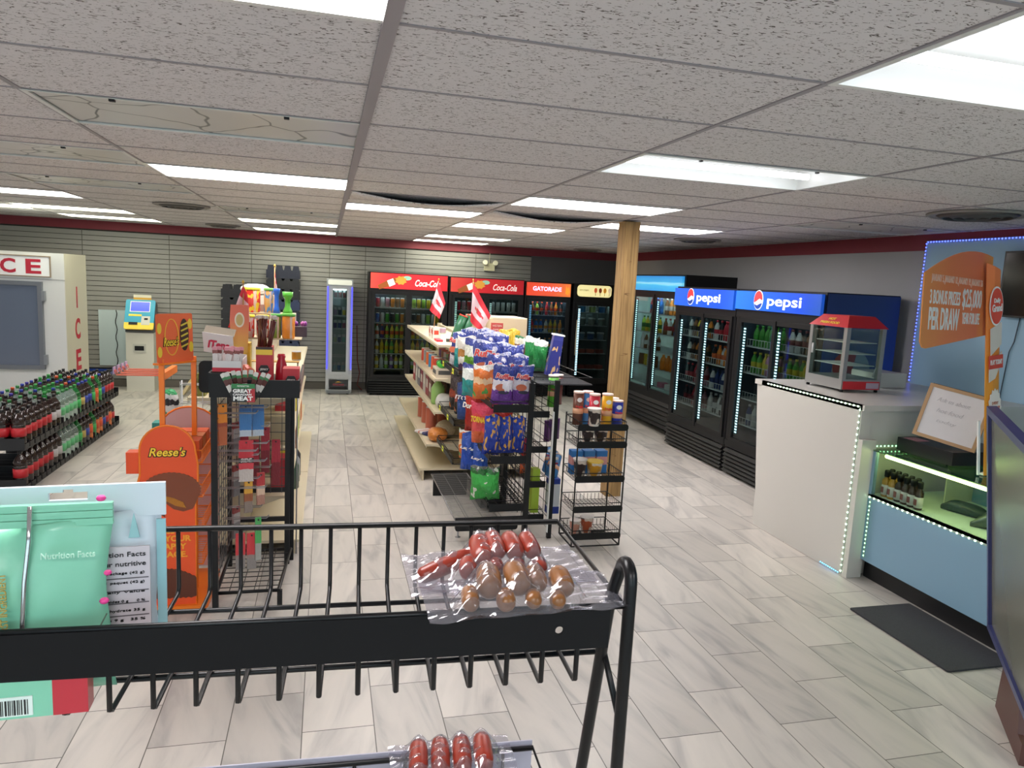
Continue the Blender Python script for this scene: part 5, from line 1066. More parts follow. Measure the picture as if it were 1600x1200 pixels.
o = MB().lathe([(.026, 0), (.02, .03), (.014, .05), (.014, .12), (.022, .15), (.024, .17)], 12).build('candy_dispenser', flat('#2a62c8', .3), None, (-.335, 5.26, 1.661)); tag(o, 'blue waisted candy dispenser between cream and green ones', 'candy dispenser', GJ)
o = MB().lathe([(.034, 0), (.03, .02), (.018, .05), (.02, .1), (.034, .12), (.036, .15)], 12).build('candy_dispenser', flat('#5ab03a', .3), None, (-.262, 5.26, 1.661)); tag(o, 'green waisted candy dispenser at the right of the upper tray', 'candy dispenser', GJ)
inst('tissue_pack', sack(.2, .2, .08, flat('#dcd8cf', .6), 5), 'white crumpled pack on top of the left gondola, behind the red jar', 'pack', (-.5, 5.6, 1.77), (0, 0, 0), GJ)
o = bx(.24, .2, .26, '#c9c2b4', '#8f6a5a'); inst('cardboard_carton', o, 'pale carton on the left gondola carrying the white crumpled pack', 'carton', (-.48, 5.6, 1.511))
b = MB(); rnd = random.Random(2)
for k in range(6):
    o2 = MB().lathe([(.003, 0), (.003, .06), (.014, .065), (.014, .085), (.004, .095)], 8).build('lollipop', flat('#8a3a8a' if k % 2 else '#b05a98', .3), None, (-.25+.02*k, 5.22+.01*(k % 2), 1.52), (0, rnd.uniform(-.2, .2), 0)); tag(o2, 'purple lollipop standing right of the orange jar, %s from left' % ORD[k+1], 'lollipop', 'purple lollipops')
o = bx(.14, .08, .07, '#3a2a3a'); inst('lollipop_stand', o, 'dark lollipop stand block right of the orange jar', 'stand', (-.2, 5.22, 1.507))
P('white_tub', 'tub', 'white tub at the right edge of the left gondola top', -.2, 5.42, 1.49, cyl(.035, .07, '#ddd8c8')); 
P('gold_tub', 'tub', 'gold tub below the lollipops at gondola right edge', -.19, 4.98, 1.37, cyl(.03, .06, '#b8862e'))
flag('small flag standing behind the jerky sticks at the left', (-.49, 4.66, 1.86), (-.465, 4.66, 1.8), (-.575, 4.65, 1.6), (-.445, 4.64, 1.58), (-.49, 4.66, 1.287), 0)
flag('narrow flag standing over the blue candy dispenser', (-.355, 5.36, 1.97), (-.35, 5.36, 1.9), (-.36, 5.35, 1.72), (-.32, 5.34, 1.66), (-.355, 5.36, 1.661), 0)
# goods and boards on its right side seen edge on
for k in range(3): P('cooler_jug', 'jug', ['dark green flask', 'clear grey jug', 'black jug'][k]+' on the floor end shelf right of the left gondola', -.27+.0*k, 6.3+.2*k, .102+.0*k, MB().lathe([(.06, 0), (.06, .2), (.03, .25), (.03, .28)], 12).mesh('jug', flat(['#2f4a3a', '#8a8e90', '#22242a'][k], .35)))
for k in range(7): P('grocery_box', 'box', '%s box, right side lower shelf of left gondola, %s from near end' % (['red', 'yellow', 'white', 'brown', 'lime', 'cream', 'orange'][k], ORD[k+1]), -.3, 5.25+k*.42, .421, bx(.12, .2, .22, ['#b8323a', '#d8c83a', '#cfccc4', '#8a5a3a', '#a8b83a', '#cfc3a0', '#c8703a'][k]))
for k in range(7): P('grocery_box', 'box', '%s box, right side middle shelf of left gondola, %s from near end' % (['cream', 'red', 'white', 'yellow', 'grey', 'brown', 'red'][k], ORD[k+1]), -.3, 5.2+k*.42, .761, bx(.12, .2, .2, ['#cfc3a0', '#b8323a', '#cfccc4', '#d8c83a', '#8e8e8c', '#8a5a3a', '#a8323a'][k]))
# left side of that gondola: crisp-yellow packets seen behind the orange stand
for r_, z in enumerate((1.101, .761)):
    for k in range(6): P('candy_packet', 'packet', '%s hanging packet left side of left gondola, shelf %s, %s from near end' % ('yellow' if k % 2 else 'olive', ['top', 'middle'][r_], ORD[k+1]), -.8, 5.12+k*.1, z, bx(.05, .07, .15, '#b8b02e' if k % 2 else '#7a7a2e', '#6a2a3a' if r_ else '#3c4a20'))
t = thing('white_wire_rack', 'white wire rack of packets behind the orange candy stand', 'display rack', (-.9, 4.93, 0))
b = MB()
for z in (.96, 1.08, 1.2): b.path([(0, 0, z), (.2, 0, z), (.2, .06, z), (0, .06, z)], .003, 5, closed=True)
for x in (0, .067, .133, .2): b.rod((x, 0, .9), (x, 0, 1.22), .003, 4)
for x in (0, .2): b.rod((x, .06, 0), (x, .06, 1.22), .005, 5)
b.build('frame', WHITEW, t)
inst('candy_bag', sack(.11, .1, .22, banded('green_white_toy', [(0, '#2f8a5a'), (.3, '#d8dcd8'), (.55, '#1c1c1e'), (.7, '#d8dcd8'), (.85, '#2f9a5a')], .4, .12, 2), 3), 'white, black and green bag hanging left of the white wire rack', 'bag', (-.955, 4.9, .96))
inst('teal_box', bx(.18, .1, .09, '#2f8a80', '#e6d23c'), 'teal and yellow box behind the orange candy panel', 'box', (-.98, 4.98, .86))
t2 = MB().box(-.09, -.05, 0, .09, .05, .86).build('storage_column', flat('#b8a890', .5), None, (-.98, 4.98, 0)); tag(t2, 'tan cardboard column under the teal and yellow box', 'carton')
MB().prism(rrect(-.72, 1.22, -.617, 1.41, .03), 'y', 4.5, 4.52).build('side_plate', BLACKP, LR)
# ------------------------------------------------------------------ orange peanut-butter-cup stand
t = thing('candy_display_stand', 'orange candy display stand with domed front panel and top sign', 'display stand', (-.985, 4.24, 0))
W = .285; D = .52
MB().prism(rrect(-.01, -.03, W+.06, D, .05), 'z', .0, .03).build('base', ORANGE, t)
dome = [(0, .03), (W, .03), (W, .72)] + [(W+.012, .74)] + [(W+.012, .86)] + [(W/2+(W/2+.0)*math.cos(a), .935+.142*math.sin(a)) for a in [PI*k/16 for k in range(17)]] + [(0, .8), (-.02, .72), (-.05, .66), (-.05, .6), (0, .52)]
MB().prism(dome, 'y', -.006, 0, 0).build('front_panel', ORED, t)
edge = [(p[0], -.004, p[1]) for p in dome]; MB().path(edge, .006, 6, closed=True).build('panel_edge', ORANGE, t)
text("Reese's", flat('#2a1810'), t, (W*.5, -.0085, .928), .2, .058, shear=.25, bold=.075, ext=.0008, name='logo_shadow'); text("Reese's", flat('#f4c832'), t, (W*.5, -.0115, .93), .187, .05, shear=.25, bold=.02, name='logo_lettering')
CH_ = flat('#5a2a18', .3); CH2 = flat('#7c3d22', .3)
def cupshape(cx, cz, rx, rz_, bite=True):
    o = MB(); P_ = [(cx+rx*math.cos(a)*(1.0+.0), cz+rz_*math.sin(a)) for a in [2*PI*k/40 for k in range(40)]]
    P_ = [(x, z) for x, z in P_ if -.0 <= x <= W]
    o.prism(P_, 'y', -.0105, -.0065); return o
cs = MB(); pts = []
for k in range(41):
    a = PI-(PI*1.12)*k/40; r = 1+(.035 if k % 2 else 0); pts.append((.16+.15*math.cos(a)*r, .71+.1*math.sin(a)*r))
pts += [(.285, .63), (.27, .6), (.22, .585), (.17, .6), (.13, .635), (.08, .65), (.03, .65), (.01, .67)]
cs.prism(pts, 'y', -.0105, -.0065); cs.build('cup_picture', CH2, t)
MB().prism([(.02, .655), (.07, .665), (.13, .65), (.18, .62), (.235, .605), (.22, .64), (.17, .665), (.1, .685), (.03, .68)], 'y', -.0125, -.0105).build('filling_picture', banded('peanut', [(0, '#d89a3c'), (.5, '#c07a28'), (1, '#e0a84a')], .5, .2, 0, nscale=30), t)
MB().prism([(.1, .57), (.125, .555), (.12, .59)], 'y', -.0105, -.0065).build('crumb_picture', CH_, t); MB().prism([(.115, .53), (.13, .525), (.122, .54)], 'y', -.0105, -.0065).build('crumb_picture', CH_, t)
pts = [(.0, .07)] + [(W*k/24, .19+.055*math.sin(PI*k/24)+(.006 if k % 2 else 0)) for k in range(25)] + [(W, .08)] + [(W*(1-k/20), .07+(.006 if k % 2 else 0)) for k in range(1, 20)]
MB().prism(pts, 'y', -.0105, -.0065).build('cup_picture', CH_, t)
for k, s_ in enumerate(('GET', 'IN YOUR', 'HAPPY', 'PLACE.')): text(s_, flat('#f2a02a'), t, (.16, -.0085, .475-.047*k), [.07, .2, .15, .16][k], .036, bold=.04)
for x, y in ((.11, .03), (.245, .21)): MB().box(x-.013, y, .03, x+.013, y+.025, 1.44).build('sign_post', ORANGE, t)
sgn = MB().prism(rrect(-.095, -.02, .145, .25, .012), 'y', -.004, .004).build('top_sign', flat('#e2683a', .45), t, (.19, .03, 1.42), (-.06, 0, -.0)); sgn.location = (.155, .085, 1.44); sgn.rotation_euler = (-.03, 0, .9)
text("Reese's", flat('#2a1810'), sgn, (-.005, -.0062, .095), .11, .055, shear=.25, bold=.07, name='logo_shadow', ext=.0008); text("Reese's", YEL, sgn, (-.005, -.0085, .096), .1, .048, shear=.25, name='logo_lettering')
MB().path([(.0+.045*math.cos(a*PI/12), -.005, .12+.1*math.sin(a*PI/12)) for a in range(24)], .003, 4, closed=True).build('oval_ring', flat('#e8b23a'), sgn)
ov = MB().prism([(.085+.03*math.cos(a*PI/12), .13+.09*math.sin(a*PI/12)) for a in range(24)], 'y', -.0065, -.004).build('striped_cup_picture', flat('#3a2418'), sgn)
for k in range(5): MB().obox((.085, -.0075, .07+.03*k), .05, .002, .009, Matrix.Rotation(-.35, 3, 'Y')).build('stripe', flat('#c8b83a'), ov)
for x, z in ((-.08, .04), (.13, .06), (-.08, .17), (.125, .19)): MB().prism([(x+.014*math.cos(a*PI/8), z+.03*math.sin(a*PI/8)) for a in range(16)], 'y', -.0065, -.004).build('round_badge', flat('#e0c23a'), sgn)
MB().box(-.1, -.02, -.03, .15, .03, -.02).build('sign_shelf', ORANGE, sgn)
for k, z in enumerate((.86, .66, .46, .26)):
    b = MB(); b.path([(.02, .02, z), (W+.03, .02, z), (W+.03, D-.04, z), (.02, D-.04, z)], .005, 6, closed=True); b.path([(.02, .02, z+.07), (W+.03, .02, z+.07), (W+.03, D-.04, z+.07), (.02, D-.04, z+.07)], .0035, 5, closed=True)
    for q in range(13): b.rod((.02, .02+.46*q/12, z), (W+.03, .02+.46*q/12, z), .0022, 4); b.rod((W+.03, .02+.46*q/12, z), (W+.03, .02+.46*q/12, z+.07), .0022, 4)
    b.build('wire_shelf', ORANGE, t)
for x in (.01, W+.03):
    MB().box(x-.012, D-.03, .03, x+.012, D-.006, .95).build('rear_post', ORANGE, t)
bp_ = MB().prism([(0, .05), (W+.05, .05), (W+.05, .95)]+[((W+.05)/2+(W+.05)/2*math.cos(a), .95+.14*math.sin(a)) for a in [PI*k/12 for k in range(13)]]+[(0, .95)], 'y', D-.005, D).build('rear_panel', flat('#cfa9a6', .5), t)
MB().path([((W+.05)/2+(W+.05)/2*math.cos(a), D-.006, .95+.14*math.sin(a)) for a in [PI*k/12 for k in range(13)]], .006, 6).build('rear_edge', ORANGE, t)
for k in range(4):
    y = .1+.08*k; MB().path([(.1, y, 1.34), (-.13-.0*k, y, 1.34+.0), (-.14, y, 1.365), (-.14, y+.03, 1.365), (-.13, y+.03, 1.34), (.1, y+.03, 1.34)], .003, 5).build('peg_hook', flat('#e06a4a', .4), t)
    MB().box(-.148, y-.005, 1.345, -.142, y+.035, 1.385).build('label_holder', flat('#a890b0', .4), t)
MB().box(.09, .056, 1.32, .12, .42, 1.36).build('hook_bar', ORANGE, t)
MB().box(-.075, .02, .8, -.01, .1, .92).build('side_pocket', ORED, t)
for k in range(3): o = box_item('candy_box', 'orange open candy carton on the top wire shelf, %s from front' % ORD[k+1], 'candy box', -.86, 4.3+.13*k, .867, -.69, 4.41+.13*k, .975, [flat('#d8562a', .45), flat('#b8602a', .5), flat('#cf5a30', .45)][k], 'orange candy cartons')
# ------------------------------------------------------------------ right: white counter, lights, warmer
CT = thing('counter', 'tall white counter edged with green-white lights at the right', 'counter', (0, 0, 0))
b = MB(); b.prism([(4.14, 0), (5.26, 0), (5.34, 1.24), (4.14, 1.24)], 'x', 3.6, 3.62); b.build('front_panel', WHITE, CT)
b = MB(); b.prism([(4.14, .005), (5.27, .005), (5.44, 1.235), (4.14, 1.235)], 'x', 3.62, 3.68); b.build('inner_panel', WHITE, CT)
b = MB(); b.box(3.68, 4.16, 0, 4.1, 5.4, 1.2); b.box(4.1, 4.16, .0, RW-.02, 5.4, 1.2); b.build('body', WHITE, CT)
b = MB(); b.box(3.6, 4.12, 1.2, RW-.02, 5.44, 1.24); b.build('counter_top', WHITE, CT)
o = box_item('riser_box', 'small white box behind the red food warmer on the counter', 'box', 4.45, 5.0, 1.242, 4.75, 5.3, 1.36, WHITE)
GLED = mat('green_white_led', '#c6f5c8', .4, emit=14); GRNL = mat('green_led', '#8fe8a0', .4, emit=7); BLED = mat('blue_led_dot', '#3a4cff', .4, emit=9); CLED = mat('cyan_led', '#4fb8ff', .4, emit=8)
def ledstrip(lab, pts, step, m, r=.0056, n=(-1, 0, 0), parent=None, tape='#a9b5a9'):
    b = MB(); P_ = [Vector(p) for p in pts]; N = Vector(n)
    for a, c in zip(P_, P_[1:]):
        L_ = (c-a).length; k = max(1, int(L_/step)); d = (c-a).normalized(); s_ = N.cross(d)
        for q in range(k):
            p = a+(c-a)*(q+.5)/k
            ring = [p+(d*math.cos(x)+s_*math.sin(x))*r for x in [PI*j/3 for j in range(6)]]
            b.add([v+N*.003 for v in ring]+[v+N*(.003+r*.6) for v in ring], [(0,1,2,3,4,5), (11,10,9,8,7,6)]+[(j, (j+1) % 6, 6+(j+1) % 6, 6+j) for j in range(6)])
        b.add([a+s_*.005, a-s_*.005, c-s_*.005, c+s_*.005, a+s_*.005+N*.003, a-s_*.005+N*.003, c-s_*.005+N*.003, c+s_*.005+N*.003], [(0,1,2,3),(7,6,5,4),(0,1,5,4),(1,2,6,5),(2,3,7,6),(3,0,4,7)], 1)
    o = b.build('light_strip', [m, flat(tape, .4)], parent)
    if not parent: tag(o, lab, 'LED strip', 'LED dot strips')
    else: o['label'] = lab
    return o
ledstrip('green-white dotted light strip down the white counter edge', [(3.598, 5.26, 1.225), (3.598, 4.155, 1.225), (3.598, 4.155, .01)], .042, GLED)
ledstrip('short cyan dotted light strip along the counter foot', [(3.597, 4.38, .012), (3.597, 4.17, .012)], .02, CLED, .004)
WP = struct(MB().box(RW-.03, FW, .9, RW, 5.35, 2.5).build('wall_panel', flat('#9fc2d8', .6)))
ledstrip('blue dotted light strip around the blue wall panel', [(RW-.032, 5.34, 1.25), (RW-.032, 5.34, 2.49), (RW-.032, 2.0, 2.49)], .03, BLED)
# food warmer
t = thing('food_warmer', 'red-topped glass food warmer cabinet with empty white shelves on the counter', 'food warmer', (3.875, 4.71, 1.242))
W, D, H = .36, .44, .5
SV = flat('#9a9a98', .35, metal=.4)
b = MB(); b.box(0, 0, .02, W, D, .1); b.build('base', SV, t); MB().box(.012, -.004, .022, W-.012, 0, .085).build('red_front', REDP, t); MB().box(W*.62, -.006, .03, W-.02, -.004, .075).build('control_plate', flat('#b8a8b8', .4), t)
for x, y in ((.02, .02), (W-.02, .02), (.02, D-.02), (W-.02, D-.02)): MB().lathe([(.014, 0), (.014, .02)], 8).build('foot', BLACKP, t, (x, y, 0))
for x, y in ((0, 0), (W-.035, 0), (0, D-.035), (W-.035, D-.035)): MB().box(x, y, .1, x+.035, y+.035, H).build('corner_post', SV, t)
b = MB(); e = .01
b.add([(-e, -e, H), (W+e, -e, H), (W+e, D+e, H), (-e, D+e, H), (.06, .07, H+.09), (W-.06, .07, H+.09), (W-.06, D-.07, H+.09), (.06, D-.07, H+.09)], [(0,3,2,1),(4,5,6,7),(0,1,5,4),(1,2,6,5),(2,3,7,6),(3,0,4,7)]); b.build('roof', REDP, t)
for k, s_ in enumerate(('HOT', 'FRESH FOOD')):
    tx = text(s_, YEL, t, (.0, 0, 0), [.08, .22][k], .022, bold=.02); nrm = Vector((-.09, 0, .07)).normalized(); tx.matrix_local = Matrix.Translation((.034-.026*k, D/2, H+.067-.034*k)) @ Matrix(((0, 0, -.79), (-1, 0, 0), (0, .79*1, .61))).to_4x4() if False else Matrix.Translation((.030-.022*k+.0, D/2, H+.058-.029*k)) @ Matrix(((0, .614, -.789), (-1, 0, 0), (0, .789, .614))).to_4x4()
for z in (.2, .29, .38): MB().box(.04, .04, z, W-.04, D-.04, z+.006).build('shelf', flat('#dcdcd8', .35), t)
b = MB(); b.box(.035, .004, .1, W-.035, .008, H-.01); b.box(.004, .035, .1, .008, D-.035, H-.01); b.box(W-.008, .035, .1, W-.004, D-.035, H-.01); b.box(.035, D-.008, .1, W-.035, D-.004, H-.01)
for nm, q in (('front', (.035, .004, .1, W-.035, .008, H-.01)), ('left', (.004, .035, .1, .008, D-.035, H-.01)), ('right', (W-.008, .035, .1, W-.004, D-.035, H-.01)), ('back', (.035, D-.008, .1, W-.035, D-.004, H-.01))): MB().box(*q).build('glass_pane', GLASS, t)
MB().path([(.3, .03, .12), (.33, .03, .2), (.34, .03, .26), (.33, .03, .33)], .004, 6).build('cable', flat('#c8c8c8'), t)
MB().rod((-.004, D-.06, .27), (-.004, D-.06, .35), .008, 6).build('door_handle', flat('#d8d8d8'), t)
# blue glass display case
t = thing('display_case', 'pale blue glass-fronted display case with dotted lights beside the white counter', 'display case', (0, 0, 0))
CB = flat('#7fa2b8', .5); X0, X1, Y0, Y1 = 3.7, 4.35, 1.7, 4.13
MB().box(3.76, Y0, 0, X1, 4.12, .14).build('kick', flat('#151517', .5), t)
MB().box(X0, Y0, .14, X0+.02, Y1, .62).build('front_panel', CB, t)
MB().box(3.6, 4.1, 0, 3.72, 4.139, 1.0).build('end_post', WHITE, t, label='white end post')
MB().box(X0, 4.075, .62, X0+.03, 4.1, .925).build('corner_post', CB, t); MB().box(X0+.02, Y0, .14, X1, Y0+.02, .6).build('side_panel', CB, t)
MB().box(X0, Y0, .6, X1, 4.1, .62).build('deck', flat('#dceae2', .4), t)
MB().box(X0+.004, Y0, .62, X0+.01, 4.075, .925).build('front_glass', GLASS, t)
MB().box(X0-.005, Y0, .925, X1, 4.13, .935).build('top_glass', glassy('green_glass', '#bcd6c9', 1.5), t)
MB().box(X1-.02, Y0, .62, X1, 3.85, .92).build('back_panel', flat('#5a86a8', .5), t)
MB().box(4.1, 3.85, .62, X1, 3.86, .92).build('inner_partition', flat('#b8b8a8', .5), t)
TY = mat('yellow_green_tube', '#eef79a', .4, emit=13)
MB().rod((X0+.07, 1.8, .9), (X0+.07, 4.05, .9), .016, 10).build('tube_light', TY, t)
MB().box(X0+.05, 1.8, .915, X0+.09, 4.05, .924).build('tube_mount', flat('#9aa59a'), t)
ledstrip('white dotted light strip under the case glass', [(X0-.001, 4.1, .6), (X0-.001, 1.75, .6)], .042, GLED, parent=t)
ledstrip('green dotted light strip below', [(X0-.001, 4.07, .58), (X0-.001, 4.07, .16)], .028, GRNL, .005, parent=t)
ledstrip('green dotted light strip at the counter joint', [(3.72, 4.117, .955), (4.1, 4.117, .955)], .03, GRNL, .005, n=(0, -1, 0), parent=t)
for r_ in range(2):
    for k in range(6 if r_ == 0 else 5):
        b = MB().lathe([(.025, 0), (.027, .01), (.027, .115), (.013, .135), (.013, .145)], 12).lathe([(.0275, .015), (.0275, .085)], 12, mi=1).lathe([(.018, .14), (.018, .18), (.014, .186)], 12, mi=2)
        y = 4.02-.058*k+(.02 if r_ else 0); c_ = '#b8862e' if (k < 2) else '#3a2418'
        o = b.build('dropper_bottle', [flat(c_, .15), flat('#d8cfca', .5), BLACKP], None, (3.765+.06*r_, y, .621)); tag(o, 'small %s bottle with black cap in glass case, %s row, %s from counter' % ('amber' if k < 2 else 'dark', 'front' if r_ == 0 else 'back', ORD[k+1]), 'bottle', 'small bottles in the glass case')
        MB().box(-.0292, -.012, .03, -.0275, .012, .07).build('label_print', flat('#8a4a44'), o)
def blob(name, lab, cat, pts, m, loc, rz=0):
    b = MB()
    for (x, y, z, a, c, d) in pts: b.lathe([(a*math.sin(PI*k/8), -c*math.cos(PI*k/8)) for k in range(1, 8)], 12, (0, 0, 0))
    return b
b = MB(); n = 14
def ridge(L_, wv, hv, seed=0, n=12, k=10):
    rnd = random.Random(seed); vs = []; b = MB()
    for j in range(n+1):
        u = j/n; s_ = math.sin(PI*min(max(u, .04), .96))**.6
        for i in range(k): 
            a = 2*PI*i/k; vs.append((L_*(u-.5), wv*s_*math.cos(a)*(1+.15*math.sin(u*7+seed)), max(-.0, hv*s_*(1+math.sin(a))*.5*(1+.2*math.sin(5*u+seed)))))
    fs = [(j*k+i, j*k+(i+1) % k, (j+1)*k+(i+1) % k, (j+1)*k+i) for j in range(n) for i in range(k)]+[tuple(range(k)), tuple(range(n*k, (n+1)*k))]
    b.add(vs, fs, 0, True); return b
o = ridge(.5, .1, .17, 1).build('pouch_case', flat('#2f3f4a', .5), None, (4.1, 3.2, .62), (0, 0, -1.25)); tag(o, 'dark slate soft case lying inside the glass case, rear', 'case')
o = ridge(.3, .06, .1, 2).build('pouch_case', flat('#2f4048', .5), None, (4.02, 3.6, .62), (0, 0, -1.2)); tag(o, 'slim dark case at the far left inside the glass case', 'case')
o = ridge(.2, .05, .11, 4).build('pouch_case', flat('#46524c', .25), None, (3.92, 3.34, .62), (0, 0, -.7)); tag(o, 'glossy dark green object in front inside the glass case', 'case')
o = MB().lathe([(.03, 0), (.04, .015), (.04, .05), (.02, .07)], 14).build('red_knob', flat('#d8282c', .3), None, (3.95, 3.08, .64)); tag(o, 'round red object on the dark case inside glass case', 'ornament'); o.location.z = .622
o = MB().box(3.72, 2.9, 0, 3.73, 3.0, .0)
t = thing('black_shelf_box', 'wide black box standing on the glass case under the framed board', 'box', (3.84, 4.05, .936), -PI/2)
MB().box(0, 0, .012, .46, .5, .1).build('body', flat('#18181b', .4), t); MB().box(.02, .02, 0, .4, .48, .012).build('foot', BLACKP, t); MB().box(.03, .02, .1, .15, .12, .102).build('sticker', flat('#b07a80', .5), t)
t = thing('framed_board', 'white writing board in a light wood frame leaning on the black box', 'board', (3.86, 3.92, 1.03))
Q = [Vector(v) for v in ((3.835, 3.9, 1.085), (3.99, 3.6, 1.035), (4.04, 3.6, 1.394), (3.945, 3.9, 1.407))]
c0 = (Q[0]+Q[1])/2; ux = (Q[1]-Q[0]).normalized(); uz = ((Q[3]+Q[2])/2-c0); uz = (uz-ux*uz.dot(ux)).normalized(); uy = uz.cross(ux)
Mb = Matrix((ux, uy, uz)).transposed().to_4x4(); Mb.translation = c0; t.matrix_world = Mb; t.rotation_mode = 'XYZ'
bw, bh = .19, .36
b = MB(); f = .022; b.box(-bw, -.01, 0, bw, .008, f); b.box(-bw, -.01, bh-f, bw, .008, bh); b.box(-bw, -.01, f, -bw+f, .008, bh-f); b.box(bw-f, -.01, f, bw, .008, bh-f); b.build('frame', flat('#b08e68', .5), t)
MB().box(-bw+f, -.004, f, bw-f, .006, bh-f).build('board', mat('white_board', '#d4d2d4', .3, noise=.05, nscale=14), t)
MB().box(-bw+.01, .008, bh-.01, bw, .03, bh+.004).build('back_ledge', BLACKP, t); MB().box(-.02, .008, .02, .02, .09, .04).build('stand', BLACKP, t)
rnd = random.Random(9)
for k, s_ in enumerate(('Ask us about', 'hot food', 'today')): text(s_, flat('#b9b7bb'), t, (-.02, -.005, bh-.09-.07*k), [.2, .16, .12][k], .028, shear=.3, name='faded_writing')
# lottery sign on post
SGN = banded('orange_sign', [(0, '#e8934a'), (.35, '#ea8246'), (.8, '#ef7a4c'), (1, '#f2a03c')], .45, .05, 0, bump=0, nscale=3, inter='LINEAR')
t = thing('lottery_sign', 'orange flag-shaped lottery prize sign on a tall orange post', 'sign', (3.89, 3.4, .938), rot=(0, -.16, 0))
A_ = Vector((2.905, 3.05)); B__ = Vector((3.72, 3.4)); L_ = (B__-A_).length; ang = math.atan2(.35, .815)
fl = bpy.data.objects.new('sign_panel', None)
pts = [(-L_, .82)]+[(-L_+.03, .79), (-L_+.07, .785)]+[(-.0, .865)]+[(.0, 1.29)]+[(-L_*k/10, 1.27+.075*math.sin(PI*(.25+k/10*.75))*1.0-.09*(k/10)**2) for k in range(0, 11)]
P_ = MB().prism(pts, 'y', -.003, .003).build('flag_panel', SGN, t, (-.06, 0, 0), (0, .16, ang))
text('JANUARY 5, JANUARY 12, JANUARY 19, JANUARY 26', flat('#f0cdb8'), P_, (-L_*.53, -.005, 1.155), L_*.76, .05); 
text('3 BONUS PRIZES', WHT, P_, (-L_*.70, -.005, 1.06), L_*.43, .075, bold=.01); text('PER DRAW', WHT, P_, (-L_*.70, -.005, .945), L_*.43, .12, bold=.02); text('$25,000', WHT, P_, (-L_*.3, -.005, 1.06), L_*.3, .12, bold=.01); text('YEAR FOR LIFE', WHT, P_, (-L_*.3, -.005, .955), L_*.27, .065, bold=.01)
PP = banded('amber_post', [(0, '#e0952c'), (.4, '#e59a2e'), (.7, '#ef8a3a'), (1, '#f0824a')], .45, .02, 2, bump=0, inter='LINEAR')
pl = MB()
for k in range(5):
    pass
prof = [(0, 0), (.045, -.012), (.09, -.006), (.115, .012)]
for a, c in zip(prof, prof[1:]):
    z1a, z1b = 1.285-.5*a[0], 1.285-.5*c[0]
    pl.add([(a[0], a[1], 0), (c[0], c[1], 0), (c[0], c[1], z1b), (a[0], a[1], z1a), (a[0], a[1]+.004, 0), (c[0], c[1]+.004, 0), (c[0], c[1]+.004, z1b), (a[0], a[1]+.004, z1a)], [(0,1,2,3),(7,6,5,4),(0,1,5,4),(3,2,6,7),(1,2,6,5),(0,3,7,4)])
po = pl.build('post_panel', PP, t, (.0, 0, 0), (0, .0, 0))
px_ = .055
MB().prism([(.048*math.cos(a*PI/14), 1.03+.115*math.sin(a*PI/14)) for a in range(28)], 'y', -.018, -.014).build('badge_ring', WHT, t, (px_, 0, 0)); MB().prism([(.043*math.cos(a*PI/14), 1.03+.105*math.sin(a*PI/14)) for a in range(28)], 'y', -.021, -.018).build('badge', flat('#e0503a', .4), t, (px_, 0, 0))
text('Daily', WHT, t, (px_, -.023, 1.06), .045, .035, bold=.02); text('Grand', WHT, t, (px_, -.023, 1.02), .07, .045, bold=.03)
MB().prism([(-.035, .74), (.04, .8), (.04, .93), (-.04, .9)], 'y', -.018, -.014).build('ticket_picture', flat('#d8cfc4', .5), t, (px_, 0, 0)); MB().prism([(-.045, .58), (.0, .6), (.045, .7), (.045, .76), (-.045, .66)], 'y', -.0175, -.014).build('ticket_stub', flat('#d8cfc4'), t, (px_, 0, 0))
MB().box(px_-.05, -.021, .66, px_+.05, -.0178, .74).build('red_band', flat('#cf4a3a'), t); text('PLAY TODAY', WHT, t, (px_, -.023, .7), .085, .03, bold=.02)
st_ = MB().prism([((.042 if a % 2 else .048)*math.cos(a*PI/16), .42+(.105 if a % 2 else .12)*math.sin(a*PI/16)) for a in range(32)], 'y', -.018, -.014).build('starburst', flat('#e6ded6'), t, (px_, 0, 0))
text('EVERY', flat('#b86a4a'), t, (px_, -.0195, .45), .045, .018); text('MONDAY', flat('#c0503a'), t, (px_, -.0195, .415), .07, .03, bold=.02); text('THURSDAY', flat('#c0503a'), t, (px_, -.0195, .375), .065, .02)
MB().box(.0, .002, 0, .11, .03, .012).build('foot', flat('#d8d8d6'), t); MB().box(-.045, .0, .012, -.03, .01, .35).build('white_edge', WHT, t)
# television on the right wall
t = thing('television', 'black flat television on the blue wall at the right edge', 'television', (RW-.1, 4.5, 1.885), -PI/2)
MB().box(0, 0, 0, 1.1, .05, .5).build('body', flat('#141418', .3), t); MB().box(.015, -.002, .015, 1.085, 0, .485).build('screen', flat('#101014', .12), t); MB().box(.4, .05, .15, .7, .067, .35).build('wall_mount', BLACKM, t)
o = MB().path([(RW-.04, 4.35, 1.885), (RW-.04, 4.37, 1.7), (RW-.04, 4.4, 1.62), (RW-.04, 4.42, 1.3), (RW-.04, 4.42, 1.0)], .004, 5).build('cable', flat('#3a4654')); tag(o, 'thin dark cable hanging on the blue wall below the television', 'cable')
# floor mat
mm = mat('mat_charcoal', '#3b3c40', .9, noise=.55, nscale=220, bump=.8)
o = MB().prism(rrect(3.26, 2.89, 3.72, 3.65, .01, 2), 'z', .002, .012).build('floor_mat', mm); tag(o, 'small charcoal floor mat in front of the blue display case', 'floor mat')
